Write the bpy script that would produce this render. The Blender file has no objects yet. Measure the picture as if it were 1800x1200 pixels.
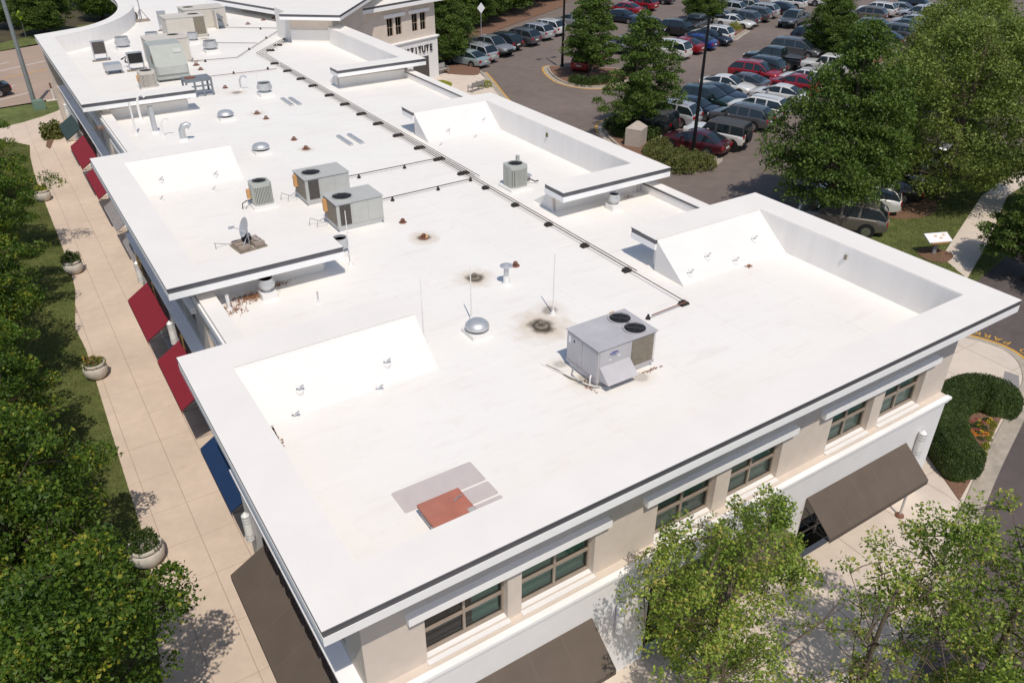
import bpy, math, random
import numpy as np
from mathutils import Matrix, Vector

scene = bpy.context.scene
random.seed(7); RNG = np.random.default_rng(11)
R = math.radians

# ------------------------------------------------------------------ camera
ZC = 7.48            # top of the parapet coping above the ground (m)
ZR = ZC - 1.16       # roof membrane
CAM = np.array([-2.109, -9.042, 18.48])
YAW, PITCH, ROLL, FPX = 0.574249867, 0.549911166, -0.00284135755, 1401.382
_f = np.array([math.sin(YAW)*math.cos(PITCH), math.cos(YAW)*math.cos(PITCH), -math.sin(PITCH)])
_r = np.array([math.cos(YAW), -math.sin(YAW), 0.0]); _d = np.cross(_f, _r)
_c, _s = math.cos(ROLL), math.sin(ROLL)
CM = np.array([_c*_r+_s*_d, -_s*_r+_c*_d, _f])
cam_data = bpy.data.cameras.new('camera')
cam_data.sensor_width = 36.0; cam_data.lens = FPX/1800*36
cam_data.clip_start = 0.1; cam_data.clip_end = 2000
cam = bpy.data.objects.new('camera', cam_data); scene.collection.objects.link(cam)
m = Matrix.Identity(4)
for i in range(3):
    m[i][0] = CM[0][i]; m[i][1] = -CM[1][i]; m[i][2] = -CM[2][i]; m[i][3] = CAM[i]
cam.matrix_world = m
scene.camera = cam

# ------------------------------------------------------------------ daylight
SUN_EL, SUN_AZ = 59.5, 197.0        # azimuth measured from +Y towards +X
world = bpy.data.worlds.new('World'); scene.world = world; world.use_nodes = True
wn = world.node_tree.nodes; wl = world.node_tree.links; wn.clear()
sky = wn.new('ShaderNodeTexSky'); sky.sky_type = 'NISHITA'; sky.sun_disc = False
sky.sun_elevation = R(SUN_EL); sky.sun_rotation = R(SUN_AZ); sky.altitude = 100
bg = wn.new('ShaderNodeBackground'); bg.inputs[1].default_value = 0.11
wo = wn.new('ShaderNodeOutputWorld'); wl.new(sky.outputs[0], bg.inputs[0]); wl.new(bg.outputs[0], wo.inputs[0])
sl = bpy.data.lights.new('sun', 'SUN'); sl.energy = 3.25; sl.angle = R(0.55); sl.color = (1.0, 0.915, 0.80)
so = bpy.data.objects.new('sun', sl); scene.collection.objects.link(so)
sv = Vector((math.sin(R(SUN_AZ))*math.cos(R(SUN_EL)), math.cos(R(SUN_AZ))*math.cos(R(SUN_EL)), math.sin(R(SUN_EL))))
so.rotation_euler = sv.to_track_quat('Z', 'Y').to_euler()
scene.view_settings.view_transform = 'Standard'; scene.view_settings.look = 'None'
scene.view_settings.exposure = 0.0; scene.view_settings.gamma = 1.0
scene.cycles.max_bounces = 6; scene.cycles.transparent_max_bounces = 12

# ------------------------------------------------------------------ helpers
C = scene.collection

def G(px, py, z=0.0):
    """survey helper: the point at height z seen at photo pixel (px, py)"""
    d = CM.T @ np.array([(px-900)/FPX, (py-600)/FPX, 1.0])
    t = (z-CAM[2])/d[2]
    p = CAM+d*t
    return float(p[0]), float(p[1])

def GX(px, py, X):
    d = CM.T @ np.array([(px-900)/FPX, (py-600)/FPX, 1.0]); p = CAM+d*((X-CAM[0])/d[0])
    return float(p[1]), float(p[2])

class MB:
    def __init__(s): s.v = []; s.f = []
    def add(s, vs, fs):
        o = len(s.v); s.v.extend([tuple(map(float, q)) for q in vs]); s.f.extend([tuple(i+o for i in f) for f in fs]); return s
    def box(s, x0, x1, y0, y1, z0, z1):
        if x0 > x1: x0, x1 = x1, x0
        if y0 > y1: y0, y1 = y1, y0
        return s.add([(x0,y0,z0),(x1,y0,z0),(x1,y1,z0),(x0,y1,z0),(x0,y0,z1),(x1,y0,z1),(x1,y1,z1),(x0,y1,z1)],
            [(0,3,2,1),(4,5,6,7),(0,1,5,4),(1,2,6,5),(2,3,7,6),(3,0,4,7)])
    def cbox(s, cx, cy, w, d, z0, z1): return s.box(cx-w/2, cx+w/2, cy-d/2, cy+d/2, z0, z1)
    def prism(s, poly, z0, z1):
        poly = list(poly); n = len(poly)
        a = sum(poly[i][0]*poly[(i+1)%n][1]-poly[(i+1)%n][0]*poly[i][1] for i in range(n))
        if a < 0: poly = poly[::-1]
        vs = [(x,y,z0) for x,y in poly]+[(x,y,z1) for x,y in poly]
        return s.add(vs, [tuple(range(n-1,-1,-1)), tuple(range(n,2*n))]+[(i,(i+1)%n,n+(i+1)%n,n+i) for i in range(n)])
    def sheet(s, poly, z):
        n = len(poly); a = sum(poly[i][0]*poly[(i+1)%n][1]-poly[(i+1)%n][0]*poly[i][1] for i in range(n))
        if a < 0: poly = poly[::-1]
        return s.add([(x,y,z) for x,y in poly], [tuple(range(n))])
    def extrude(s, poly, axis, a0, a1):
        """polygon in the two other axes extruded along axis"""
        n = len(poly); vs = []
        for a in (a0, a1):
            for p, q in poly:
                vs.append((a,p,q) if axis == 'x' else ((p,a,q) if axis == 'y' else (p,q,a)))
        return s.add(vs, [tuple(range(n-1,-1,-1)), tuple(range(n,2*n))]+[(i,(i+1)%n,n+(i+1)%n,n+i) for i in range(n)])
    def tube(s, path, r, n=8, cap=True):
        P = [Vector(p) for p in path]; rr = r if isinstance(r, (list, tuple)) else [r]*len(P)
        base = len(s.v); up = None
        for i, p in enumerate(P):
            t = (P[min(i+1,len(P)-1)]-P[max(i-1,0)])
            t = t.normalized() if t.length > 1e-9 else Vector((0,0,1))
            if up is None:
                up = Vector((0,0,1)) if abs(t.z) < .9 else Vector((1,0,0))
            b = t.cross(up)
            if b.length < 1e-4: b = t.cross(Vector((0.3,1,0.2)))
            b.normalize(); u = b.cross(t).normalized(); up = u
            for k in range(n):
                a = 2*math.pi*k/n; q = p+(b*math.cos(a)+u*math.sin(a))*rr[i]; s.v.append(tuple(q))
        for i in range(len(P)-1):
            for k in range(n):
                a = base+i*n+k; b2 = base+i*n+(k+1)%n; s.f.append((a, b2, b2+n, a+n))
        if cap:
            s.f.append(tuple(base+k for k in range(n-1,-1,-1))); s.f.append(tuple(base+(len(P)-1)*n+k for k in range(n)))
        return s
    def lathe(s, prof, cx=0, cy=0, n=20, cap=True):
        base = len(s.v)
        for r_, z in prof:
            for k in range(n):
                a = 2*math.pi*k/n; s.v.append((cx+r_*math.cos(a), cy+r_*math.sin(a), z))
        for i in range(len(prof)-1):
            for k in range(n):
                a = base+i*n+k; b = base+i*n+(k+1)%n; s.f.append((a,b,b+n,a+n))
        if cap: s.f.append(tuple(base+k for k in range(n-1,-1,-1))); s.f.append(tuple(base+(len(prof)-1)*n+k for k in range(n)))
        return s
    def ring(s, cx, cy, z, r0, r1, n=24):
        base = len(s.v)
        for r_ in (r0, r1):
            for k in range(n):
                a = 2*math.pi*k/n; s.v.append((cx+r_*math.cos(a), cy+r_*math.sin(a), z))
        for k in range(n): s.f.append((base+k, base+n+k, base+n+(k+1)%n, base+(k+1)%n))
        return s
    def mesh(s, name):
        me = bpy.data.meshes.new(name); me.from_pydata(s.v, [], s.f); me.update(); return me
    def build(s, name, mat, parent=None, smooth=False, angle=35):
        me = s.mesh(name)
        if smooth:
            me.polygons.foreach_set('use_smooth', [True]*len(me.polygons))
            try: me.set_sharp_from_angle(angle=R(angle))
            except Exception: pass
        me.materials.append(M[mat] if isinstance(mat, str) else mat)
        o = bpy.data.objects.new(name, me); C.objects.link(o)
        if parent: o.parent = parent
        return o

def tag(o, label=None, cat=None, group=None, kind=None):
    if label: o['label'] = label
    if cat: o['category'] = cat
    if group: o['group'] = group
    if kind: o['kind'] = kind
    return o

def thing(name, label, cat, loc=(0,0,0), rz=0.0, group=None):
    o = bpy.data.objects.new(name, None); C.objects.link(o); o.empty_display_size = .2
    o.location = loc; o.rotation_euler = (0,0,rz)
    return tag(o, label, cat, group)

def copy_tree(o, parent=None):
    c = o.copy(); C.objects.link(c); c.parent = parent
    for ch in list(o.children): copy_tree(ch, c)
    return c

def wall(mb, axis, p0, p1, a0, a1, z0, z1, ops=()):
    """a wall slab along axis with rectangular openings (a,b,zlo,zhi)"""
    def bx(a, b, lo, hi):
        if b-a < 1e-4 or hi-lo < 1e-4: return
        if axis == 'x': mb.box(a, b, p0, p1, lo, hi)
        else: mb.box(p0, p1, a, b, lo, hi)
    cur = a0
    for (a, b, lo, hi) in sorted(ops):
        bx(cur, a, z0, z1); bx(a, b, z0, lo); bx(a, b, hi, z1); cur = b
    bx(cur, a1, z0, z1)

def clip_poly(poly, x0, x1, y0, y1):
    def cl(pts, inside, inter):
        out = []
        for i in range(len(pts)):
            a, b = pts[i-1], pts[i]
            ia, ib = inside(a), inside(b)
            if ib:
                if not ia: out.append(inter(a, b))
                out.append(b)
            elif ia: out.append(inter(a, b))
        return out
    def lerp(a, b, t): return (a[0]+(b[0]-a[0])*t, a[1]+(b[1]-a[1])*t)
    for ax, v, sg in ((0,x0,1),(0,x1,-1),(1,y0,1),(1,y1,-1)):
        if not poly: return []
        poly = cl(poly, lambda p: (p[ax]-v)*sg >= 0, lambda a, b: lerp(a, b, (v-a[ax])/(b[ax]-a[ax])))
    return poly

def area(poly):
    return abs(sum(poly[i][0]*poly[(i+1)%len(poly)][1]-poly[(i+1)%len(poly)][0]*poly[i][1] for i in range(len(poly))))/2

def smooth_path(pts, n=6, closed=False):
    P = [np.array(p, float) for p in pts]; out = []; m_ = len(P)
    for i in range(m_ if closed else m_-1):
        p0 = P[(i-1) % m_] if closed or i > 0 else P[i]; p1 = P[i]; p2 = P[(i+1) % m_]
        p3 = P[(i+2) % m_] if closed or i+2 < m_ else p2
        for k in range(n):
            t = k/n
            out.append(tuple(.5*((2*p1)+(-p0+p2)*t+(2*p0-5*p1+4*p2-p3)*t*t+(-p0+3*p1-3*p2+p3)*t**3)))
    if not closed: out.append(tuple(P[-1]))
    return out

# ------------------------------------------------------------------ materials
M = {}
def srgb(r, g, b):
    f = lambda c: (c/255/12.92) if c/255 <= .04045 else ((c/255+.055)/1.055)**2.4
    return (f(r), f(g), f(b))

def mat(name, col, rough=.7, metal=0.0, var=.0, scale=4.0, col2=None, bump=0.0, bscale=40.0, spec=.4, coat=0.0, detail=4, stretch=(1,1,1), var2=0.0, scale2=.4):
    m_ = bpy.data.materials.new(name); m_.use_nodes = True; M[name] = m_
    nt = m_.node_tree; n, l = nt.nodes, nt.links; b = n['Principled BSDF']
    b.inputs['Base Color'].default_value = (*col, 1); b.inputs['Roughness'].default_value = rough
    b.inputs['Metallic'].default_value = metal; b.inputs['Specular IOR Level'].default_value = spec
    if coat: b.inputs['Coat Weight'].default_value = coat; b.inputs['Coat Roughness'].default_value = .06
    tc = n.new('ShaderNodeTexCoord'); mp = n.new('ShaderNodeMapping'); mp.inputs['Scale'].default_value = stretch
    l.new(tc.outputs['Object'], mp.inputs[0])
    if var or col2:
        no = n.new('ShaderNodeTexNoise'); no.inputs['Scale'].default_value = scale; no.inputs['Detail'].default_value = detail
        no.inputs['Roughness'].default_value = .62
        l.new(mp.outputs[0], no.inputs['Vector'])
        rp = n.new('ShaderNodeValToRGB'); rp.color_ramp.elements[0].position = .34; rp.color_ramp.elements[1].position = .68
        c2 = col2 or tuple(min(1, c*(1+var)) for c in col)
        c1 = col if col2 else tuple(c*(1-var) for c in col)
        rp.color_ramp.elements[0].color = (*c1, 1); rp.color_ramp.elements[1].color = (*c2, 1)
        l.new(no.outputs[0], rp.inputs[0]); out = rp.outputs[0]
        if var2:
            n2 = n.new('ShaderNodeTexNoise'); n2.inputs['Scale'].default_value = scale2; n2.inputs['Detail'].default_value = 5
            l.new(tc.outputs['Object'], n2.inputs['Vector'])
            mr = n.new('ShaderNodeMapRange'); mr.inputs[1].default_value = .3; mr.inputs[2].default_value = .7
            mr.inputs[3].default_value = 1-var2; mr.inputs[4].default_value = 1+var2*.5; l.new(n2.outputs[0], mr.inputs[0])
            mx = n.new('ShaderNodeMix'); mx.data_type = 'RGBA'; mx.blend_type = 'MULTIPLY'; mx.inputs[0].default_value = 1
            l.new(out, mx.inputs[6]); l.new(mr.outputs[0], mx.inputs[7]); out = mx.outputs[2]
        l.new(out, b.inputs['Base Color'])
    if bump:
        nb = n.new('ShaderNodeTexNoise'); nb.inputs['Scale'].default_value = bscale; nb.inputs['Detail'].default_value = 3
        l.new(mp.outputs[0], nb.inputs['Vector'])
        bp = n.new('ShaderNodeBump'); bp.inputs['Strength'].default_value = bump; bp.inputs['Distance'].default_value = .02
        l.new(nb.outputs[0], bp.inputs['Height']); l.new(bp.outputs[0], b.inputs['Normal'])
    return m_

mat('white_metal', (.80,.785,.765), .5, var=.02, scale=1.5)
mat('white_membrane_cap', (.825,.79,.745), .55, var=.02, scale=.8, bump=.15, bscale=3, var2=.02, scale2=.5)
mat('slope_membrane', (.765,.74,.715), .55, var=.02, scale=.8, bump=.15, bscale=3)
mat('dark_flashing', (.135,.135,.15), .45, metal=.3, var=.12, scale=2)
mat('stucco_tan', (.66,.575,.50), .9, var=.04, scale=3, bump=.25, bscale=160, var2=.05)
mat('stucco_white', (.79,.775,.77), .9, var=.02, scale=2, bump=.2, bscale=160, var2=.03)
mat('parapet_inner', (.86,.83,.80), .6, var=.035, scale=1.2, stretch=(1.5,1.5,.25), var2=.03)
mat('trim_white', (.90,.89,.885), .6, var=.02, scale=3)
mat('frame_bronze', (.36,.295,.24), .45, metal=.2, var=.08, scale=6)
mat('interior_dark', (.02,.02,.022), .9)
mat('blind_cloth', (.33,.50,.43), .9, var=.06, scale=8)
mat('concrete_walk', (.65,.53,.43), .9, var=.04, scale=2.2, bump=.2, bscale=90, var2=.10, scale2=.35)
mat('concrete_pale', (.65,.56,.475), .9, var=.04, scale=2.5, bump=.2, bscale=90, var2=.07, scale2=.5)
mat('concrete_kerb', (.40,.35,.29), .95, var=.14, scale=3, bump=.3, bscale=60, var2=.12, scale2=.8)
mat('joint_dirt', (.33,.25,.20), 1.0, var=.2, scale=5)
mat('paver_grey', (.27,.25,.245), .95, var=.08, scale=8)
mat('asphalt', (.185,.148,.130), .95, var=.10, scale=1.1, bump=.35, bscale=120, var2=.16, scale2=.12, detail=8)
mat('asphalt_tan', (.40,.30,.24), .95, var=.07, scale=1.2, bump=.3, bscale=120, var2=.10, scale2=.2, detail=8, stretch=(.4,2,1))
mat('asphalt_dark', (.115,.094,.090), .95, var=.12, scale=1.6, bump=.35, bscale=120, var2=.14, scale2=.25, detail=8)
mat('paint_white', (.62,.59,.55), .8, var=.12, scale=12)
mat('paint_yellow', (.62,.34,.05), .8, var=.18, scale=10)
mat('grass', (.090,.120,.030), 1.0, col2=(.160,.178,.055), scale=1.4, bump=.6, bscale=70, var=.1, var2=.25, scale2=.45, detail=8)
mat('soil_dark', (.055,.045,.03), 1.0, col2=(.10,.085,.045), scale=.5, var=.1, bump=.6, bscale=10, detail=8)
mat('mulch', (.13,.075,.05), 1.0, col2=(.27,.15,.10), scale=14, var=.1, bump=.9, bscale=45, detail=8)
mat('galvanised', (.60,.61,.62), .48, metal=.6, var=.06, scale=5)
mat('cabinet_grey', (.475,.462,.478), .5, var=.05, scale=2.5, var2=.08, scale2=1.2, stretch=(1,1,.5))
mat('cabinet_light', (.47,.475,.455), .5, var=.03, scale=3, var2=.05, scale2=1.4)
mat('cabinet_green', (.40,.42,.39), .5, var=.04, scale=3, var2=.05)
mat('cabinet_beige', (.60,.56,.50), .6, var=.05, scale=2.5, var2=.08, stretch=(1,1,.4))
mat('condenser_green', (.44,.455,.42), .5, var=.03, scale=4)
mat('coil', (.235,.205,.16), .8, var=.25, scale=9, bump=.5, bscale=200, stretch=(1,1,3))
mat('coil_dark', (.085,.075,.07), .8, var=.2, scale=14, bump=.4, bscale=200)
mat('fan_dark', (.018,.018,.02), .6)
mat('fan_blade', (.04,.04,.045), .5, metal=.2)
mat('rust', (.15,.065,.042), .9, col2=(.26,.12,.085), scale=12, var=.2, bump=.3, bscale=60)
mat('pipe_dark', (.085,.062,.055), .7, var=.3, scale=3)
mat('rubber_block', (.03,.028,.027), .9, var=.2, scale=9)
mat('pvc_white', (.80,.78,.76), .4)
mat('vinyl_duct', (.25,.25,.27), .5, var=.1, scale=5)
mat('hatch_red', (.48,.17,.115), .6, col2=(.40,.165,.12), scale=1.7, var=.1, var2=.10, scale2=2.5)
mat('walk_pad', (.54,.48,.47), .8, var=.035, scale=3)
mat('sticker', (.42,.41,.40), .6)
mat('label_orange', (.62,.34,.14), .6, var=.1, scale=20)
mat('wood_block', (.25,.21,.17), .9, var=.2, scale=8)
mat('concrete_block', (.34,.28,.235), .95, var=.14, scale=9, bump=.5, bscale=60)
mat('leaf_litter', (.26,.11,.05), 1.0, col2=(.40,.20,.10), scale=24, var=.1, bump=.8, bscale=60)
mat('awning_red', (.235,.017,.032), .85, var=.05, scale=2, bump=.15, bscale=3)
mat('awning_blue', (.010,.035,.105), .85, var=.05, scale=2, bump=.15, bscale=3)
mat('awning_brown', (.118,.092,.074), .85, var=.06, scale=2, bump=.15, bscale=3, var2=.06, scale2=.8)
mat('awning_brown_seam', (.138,.108,.088), .85)
mat('awning_teal', (.035,.062,.062), .85, var=.05, scale=2)
mat('awning_pale', (.52,.50,.50), .85, var=.04, scale=3)
mat('awning_stripe', (.055,.035,.04), .85)
mat('awning_frame', (.03,.028,.03), .5, metal=.5)
mat('sign_dark', (.018,.014,.018), .5, metal=.2)
mat('sign_gold', (.30,.20,.06), .5)
mat('lamp_grey', (.55,.56,.58), .4, metal=.5)
mat('lamp_glass', (.80,.80,.78), .25)
mat('pole_black', (.012,.012,.014), .45, metal=.3)
mat('pole_grey', (.34,.37,.38), .5, metal=.6, var=.08, scale=4)
mat('pedestal_green', (.16,.25,.20), .7)
mat('planter_stone', (.56,.52,.47), .85, var=.07, scale=6, bump=.3, bscale=60, var2=.08, scale2=2)
mat('planter_shadowline', (.20,.175,.15), .9)
mat('stone_pale', (.46,.40,.345), .9, var=.06, scale=3, bump=.25, bscale=40)
mat('bench_grey', (.36,.34,.32), .7, var=.1, scale=6)
mat('bark', (.085,.062,.048), .95, var=.25, scale=14, bump=.8, bscale=30, stretch=(1,1,.25))
mat('bark_pale', (.115,.088,.062), .9, var=.2, scale=10, bump=.5, bscale=30, stretch=(1,1,.3))
mat('flower_yellow', (.70,.50,.03), .8); mat('flower_pink', (.45,.10,.10), .8); mat('flower_orange', (.70,.26,.03), .8)
mat('tyre', (.013,.013,.014), .85); mat('rim', (.45,.46,.48), .3, metal=.9); mat('rim_dark', (.06,.06,.065), .35, metal=.8)
mat('car_trim', (.014,.014,.016), .5); mat('headlight', (.75,.77,.80), .1, spec=.8); mat('taillight', (.34,.012,.015), .2, spec=.6)
mat('plate', (.70,.70,.68), .5); mat('hardtop_black', (.055,.057,.062), .6)
mat('red_plastic', (.55,.04,.03), .5); mat('brick_red', (.22,.085,.06), .9, var=.15, scale=6)
mat('steel_blue', (.19,.21,.235), .6, var=.1, scale=2)
mat('logo_blue', (.02,.03,.22), .5); mat('logo_white', (.82,.82,.84), .5)
mat('hivis', (.50,.70,.04), .8); mat('cloth_navy', (.015,.018,.035), .9); mat('skin', (.33,.20,.14), .7)

def glassmat(name, tint, rough=.03):
    m_ = bpy.data.materials.new(name); m_.use_nodes = True; M[name] = m_
    n, l = m_.node_tree.nodes, m_.node_tree.links; n.clear()
    tr = n.new('ShaderNodeBsdfTransparent'); tr.inputs[0].default_value = (*tint, 1)
    gl = n.new('ShaderNodeBsdfGlossy'); gl.inputs[0].default_value = (.9,.93,.95,1); gl.inputs[1].default_value = rough
    fr = n.new('ShaderNodeFresnel'); fr.inputs[0].default_value = 1.52
    mx = n.new('ShaderNodeMixShader'); out = n.new('ShaderNodeOutputMaterial')
    l.new(fr.outputs[0], mx.inputs[0]); l.new(tr.outputs[0], mx.inputs[1]); l.new(gl.outputs[0], mx.inputs[2]); l.new(mx.outputs[0], out.inputs[0])
glassmat('window_glass', (.60,.80,.72))
glassmat('shop_glass', (.30,.34,.34))
mat('car_glass', (.012,.020,.024), .04, spec=.9)

def paintmat():
    m_ = bpy.data.materials.new('car_paint'); m_.use_nodes = True; M['car_paint'] = m_
    n, l = m_.node_tree.nodes, m_.node_tree.links; b = n['Principled BSDF']
    oi = n.new('ShaderNodeObjectInfo'); l.new(oi.outputs['Color'], b.inputs['Base Color'])
    b.inputs['Metallic'].default_value = .25; b.inputs['Roughness'].default_value = .34
    b.inputs['Coat Weight'].default_value = .8; b.inputs['Coat Roughness'].default_value = .05
paintmat()

def leafmat(name, dark, light, yellow=None, trans=.35):
    m_ = bpy.data.materials.new(name); m_.use_nodes = True; M[name] = m_
    n, l = m_.node_tree.nodes, m_.node_tree.links; n.clear()
    ge = n.new('ShaderNodeNewGeometry'); rp = n.new('ShaderNodeValToRGB')
    cr = rp.color_ramp; cr.elements[0].color = (*dark, 1); cr.elements[1].color = (*light, 1); cr.elements[1].position = .9
    if yellow: e = cr.elements.new(.995); e.color = (*yellow, 1); cr.elements[1].position = .93
    tc = n.new('ShaderNodeTexCoord'); cn = n.new('ShaderNodeTexNoise'); cn.inputs['Scale'].default_value = 1.1; cn.inputs['Detail'].default_value = 2
    l.new(tc.outputs['Object'], cn.inputs['Vector'])
    cm = n.new('ShaderNodeMapRange'); cm.inputs[1].default_value = .35; cm.inputs[2].default_value = .65; cm.inputs[3].default_value = -.28; cm.inputs[4].default_value = .28; l.new(cn.outputs[0], cm.inputs[0])
    ad = n.new('ShaderNodeMath'); ad.operation = 'ADD'; ad.use_clamp = True; l.new(ge.outputs['Random Per Island'], ad.inputs[0]); l.new(cm.outputs[0], ad.inputs[1]); l.new(ad.outputs[0], rp.inputs[0])
    di = n.new('ShaderNodeBsdfPrincipled'); di.inputs['Roughness'].default_value = .5; di.inputs['Specular IOR Level'].default_value = .3
    tl = n.new('ShaderNodeBsdfTranslucent'); mx = n.new('ShaderNodeMixShader'); mx.inputs[0].default_value = trans
    br = n.new('ShaderNodeMix'); br.data_type = 'RGBA'; br.blend_type = 'MULTIPLY'; br.inputs[0].default_value = 1; br.inputs[7].default_value = (1.25,1.3,.55,1)
    out = n.new('ShaderNodeOutputMaterial')
    l.new(rp.outputs[0], di.inputs['Base Color']); l.new(rp.outputs[0], br.inputs[6]); l.new(br.outputs[2], tl.inputs[0])
    l.new(di.outputs[0], mx.inputs[1]); l.new(tl.outputs[0], mx.inputs[2]); l.new(mx.outputs[0], out.inputs[0])
leafmat('leaf_maple', (.034,.076,.009), (.130,.215,.027), (.32,.32,.04))
leafmat('leaf_oak', (.052,.098,.018), (.140,.215,.042))
leafmat('leaf_willow', (.105,.150,.030), (.26,.32,.080))
leafmat('leaf_pear', (.075,.135,.016), (.36,.46,.085), (.46,.40,.10), trans=.32)
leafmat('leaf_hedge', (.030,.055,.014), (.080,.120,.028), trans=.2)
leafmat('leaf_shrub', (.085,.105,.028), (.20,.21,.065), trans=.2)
leafmat('leaf_lime', (.16,.20,.02), (.34,.34,.03), trans=.25)
leafmat('grass_blade', (.085,.115,.028), (.19,.195,.062), (.27,.22,.10), trans=.25)

# roof membrane: bright single-ply with dirt that has collected round the drains
DRAINS = []     # (x, y, radius, strength)
for px_, py_, r_, k_ in ((952,573,1.0,1.0),(834,488,.75,.9),(745,418,.62,.85),(708,391,.18,.35),(905,468,.18,.3),(538,262,.5,.6),
                         (517,245,.3,.35),(452,200,.6,.5),(467,209,.35,.35),(966,545,.62,.55),(1030,668,.7,.4),(1125,662,.5,.35),(985,640,.45,.35),(345,108,.5,.5),(352,122,.4,.4),(416,163,.7,.6),(358,68,.8,.45)):
    x_, y_ = G(px_, py_, ZR); DRAINS.append((x_, y_, r_, k_))
def roofmat():
    m_ = bpy.data.materials.new('roof_membrane'); m_.use_nodes = True; M['roof_membrane'] = m_
    n, l = m_.node_tree.nodes, m_.node_tree.links; b = n['Principled BSDF']
    b.inputs['Roughness'].default_value = .55; b.inputs['Specular IOR Level'].default_value = .3
    tc = n.new('ShaderNodeTexCoord')
    def noise(scale, detail=5, vec=None, rough=.6):
        q = n.new('ShaderNodeTexNoise'); q.inputs['Scale'].default_value = scale; q.inputs['Detail'].default_value = detail
        q.inputs['Roughness'].default_value = rough; l.new(vec or tc.outputs['Object'], q.inputs['Vector']); return q
    def rng(src, a, b_, c=0.0, d=1.0):
        q = n.new('ShaderNodeMapRange'); q.inputs[1].default_value = a; q.inputs[2].default_value = b_; q.inputs[3].default_value = c; q.inputs[4].default_value = d
        l.new(src, q.inputs[0]); return q.outputs[0]
    def mixc(fac, a, b_):
        q = n.new('ShaderNodeMix'); q.data_type = 'RGBA'; l.new(fac, q.inputs[0])
        if isinstance(a, tuple): q.inputs[6].default_value = (*a, 1)
        else: l.new(a, q.inputs[6])
        q.inputs[7].default_value = (*b_, 1); return q.outputs[2]
    base = mixc(rng(noise(.35, 6).outputs[0], .42, .75, 0, .75), (.835,.812,.772), (.795,.762,.718))
    base = mixc(rng(noise(1.6, 8, rough=.7).outputs[0], .58, .80, 0, .45), base, (.70,.615,.555))
    # wind-blown streaks
    mp = n.new('ShaderNodeMapping'); mp.inputs['Scale'].default_value = (.5,3.2,1); mp.inputs['Rotation'].default_value = (0,0,.5); l.new(tc.outputs['Object'], mp.inputs[0])
    base = mixc(rng(noise(.9, 7, mp.outputs[0], .65).outputs[0], .55, .78, 0, .38), base, (.65,.58,.54))
    # ponding stains round the drains, broken up by noise
    wob = noise(2.1, 5, rough=.6)
    sep = n.new('ShaderNodeSeparateXYZ'); l.new(tc.outputs['Object'], sep.inputs[0])
    tot = None; dark = None
    for x, y, r_, k in DRAINS:
        cmb = n.new('ShaderNodeVectorMath'); cmb.operation = 'DISTANCE'; cmb.inputs[1].default_value = (x, y, ZR); l.new(tc.outputs['Object'], cmb.inputs[0])
        ad = n.new('ShaderNodeMath'); ad.operation = 'MULTIPLY_ADD'; l.new(wob.outputs[0], ad.inputs[0]); ad.inputs[1].default_value = -1.15*r_; l.new(cmb.outputs['Value'], ad.inputs[2])
        a2 = n.new('ShaderNodeMath'); a2.operation = 'MULTIPLY_ADD'; l.new(wob.outputs[0], a2.inputs[0]); a2.inputs[1].default_value = -.45*r_; l.new(cmb.outputs['Value'], a2.inputs[2])
        hz = rng(ad.outputs[0], .50*r_, -.30*r_, 0, k*.80); dk = rng(a2.outputs[0], .27*r_, .06*r_, 0, k*.95)
        for nm, v in (('h', hz), ('d', dk)):
            cur = tot if nm == 'h' else dark
            if cur is not None:
                q = n.new('ShaderNodeMath'); q.operation = 'MAXIMUM'; l.new(cur, q.inputs[0]); l.new(v, q.inputs[1]); v = q.outputs[0]
            if nm == 'h': tot = v
            else: dark = v
    base = mixc(tot, base, (.54,.42,.29)); base = mixc(dark, base, (.060,.047,.035))
    l.new(base, b.inputs['Base Color'])
    bp = n.new('ShaderNodeBump'); bp.inputs['Strength'].default_value = .22; bp.inputs['Distance'].default_value = .05
    l.new(noise(1.3, 4, mp.outputs[0]).outputs[0], bp.inputs['Height']); l.new(bp.outputs[0], b.inputs['Normal'])
roofmat()
# ================================================================== the setting
tag(MB().sheet([(-700,-300),(900,-300),(900,1000),(-700,1000)], -.16).build('ground', 'soil_dark'), kind='structure')
# asphalt of the car park and the drives behind the building
tag(MB().sheet([(20,-60),(260,-60),(260,200),(60,200),(33,90),(24,62),(20.6,50)], 0.0).build('parking_lot', 'asphalt'), kind='structure')
# the lawn strip on the left
lawn_poly = [(-40,-30),(-2.9,-30),(-2.9,4),(-2.6,7.3),(-2.2,10.4),(-1.95,13),(-1.9,16.3),(-1.82,20),(-1.76,23),(-1.72,25.7),(-1.84,28),(-1.28,32),(-1.13,35),(-1.13,41),(-1.13,51),(-.95,55.8),(-.7,58.6),(-1.6,60.2),(-3,60.4),(-12,59),(-40,52)]
lawn = tag(MB().sheet(lawn_poly, -.004).build('lawn', 'grass'), kind='structure')
lawn_far = [(-2.2,64.8),(-.6,65.4),(1.0,66.5),(2.2,67.6),(3.4,69.6),(3.6,71.0),(2.4,71.5),(0,71.1),(-1.8,70.9),(-4,70.4),(-20,66),(-20,62.5)]
tag(MB().sheet(lawn_far, -.002).build('lawn_verge', 'grass'), kind='structure')
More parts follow.
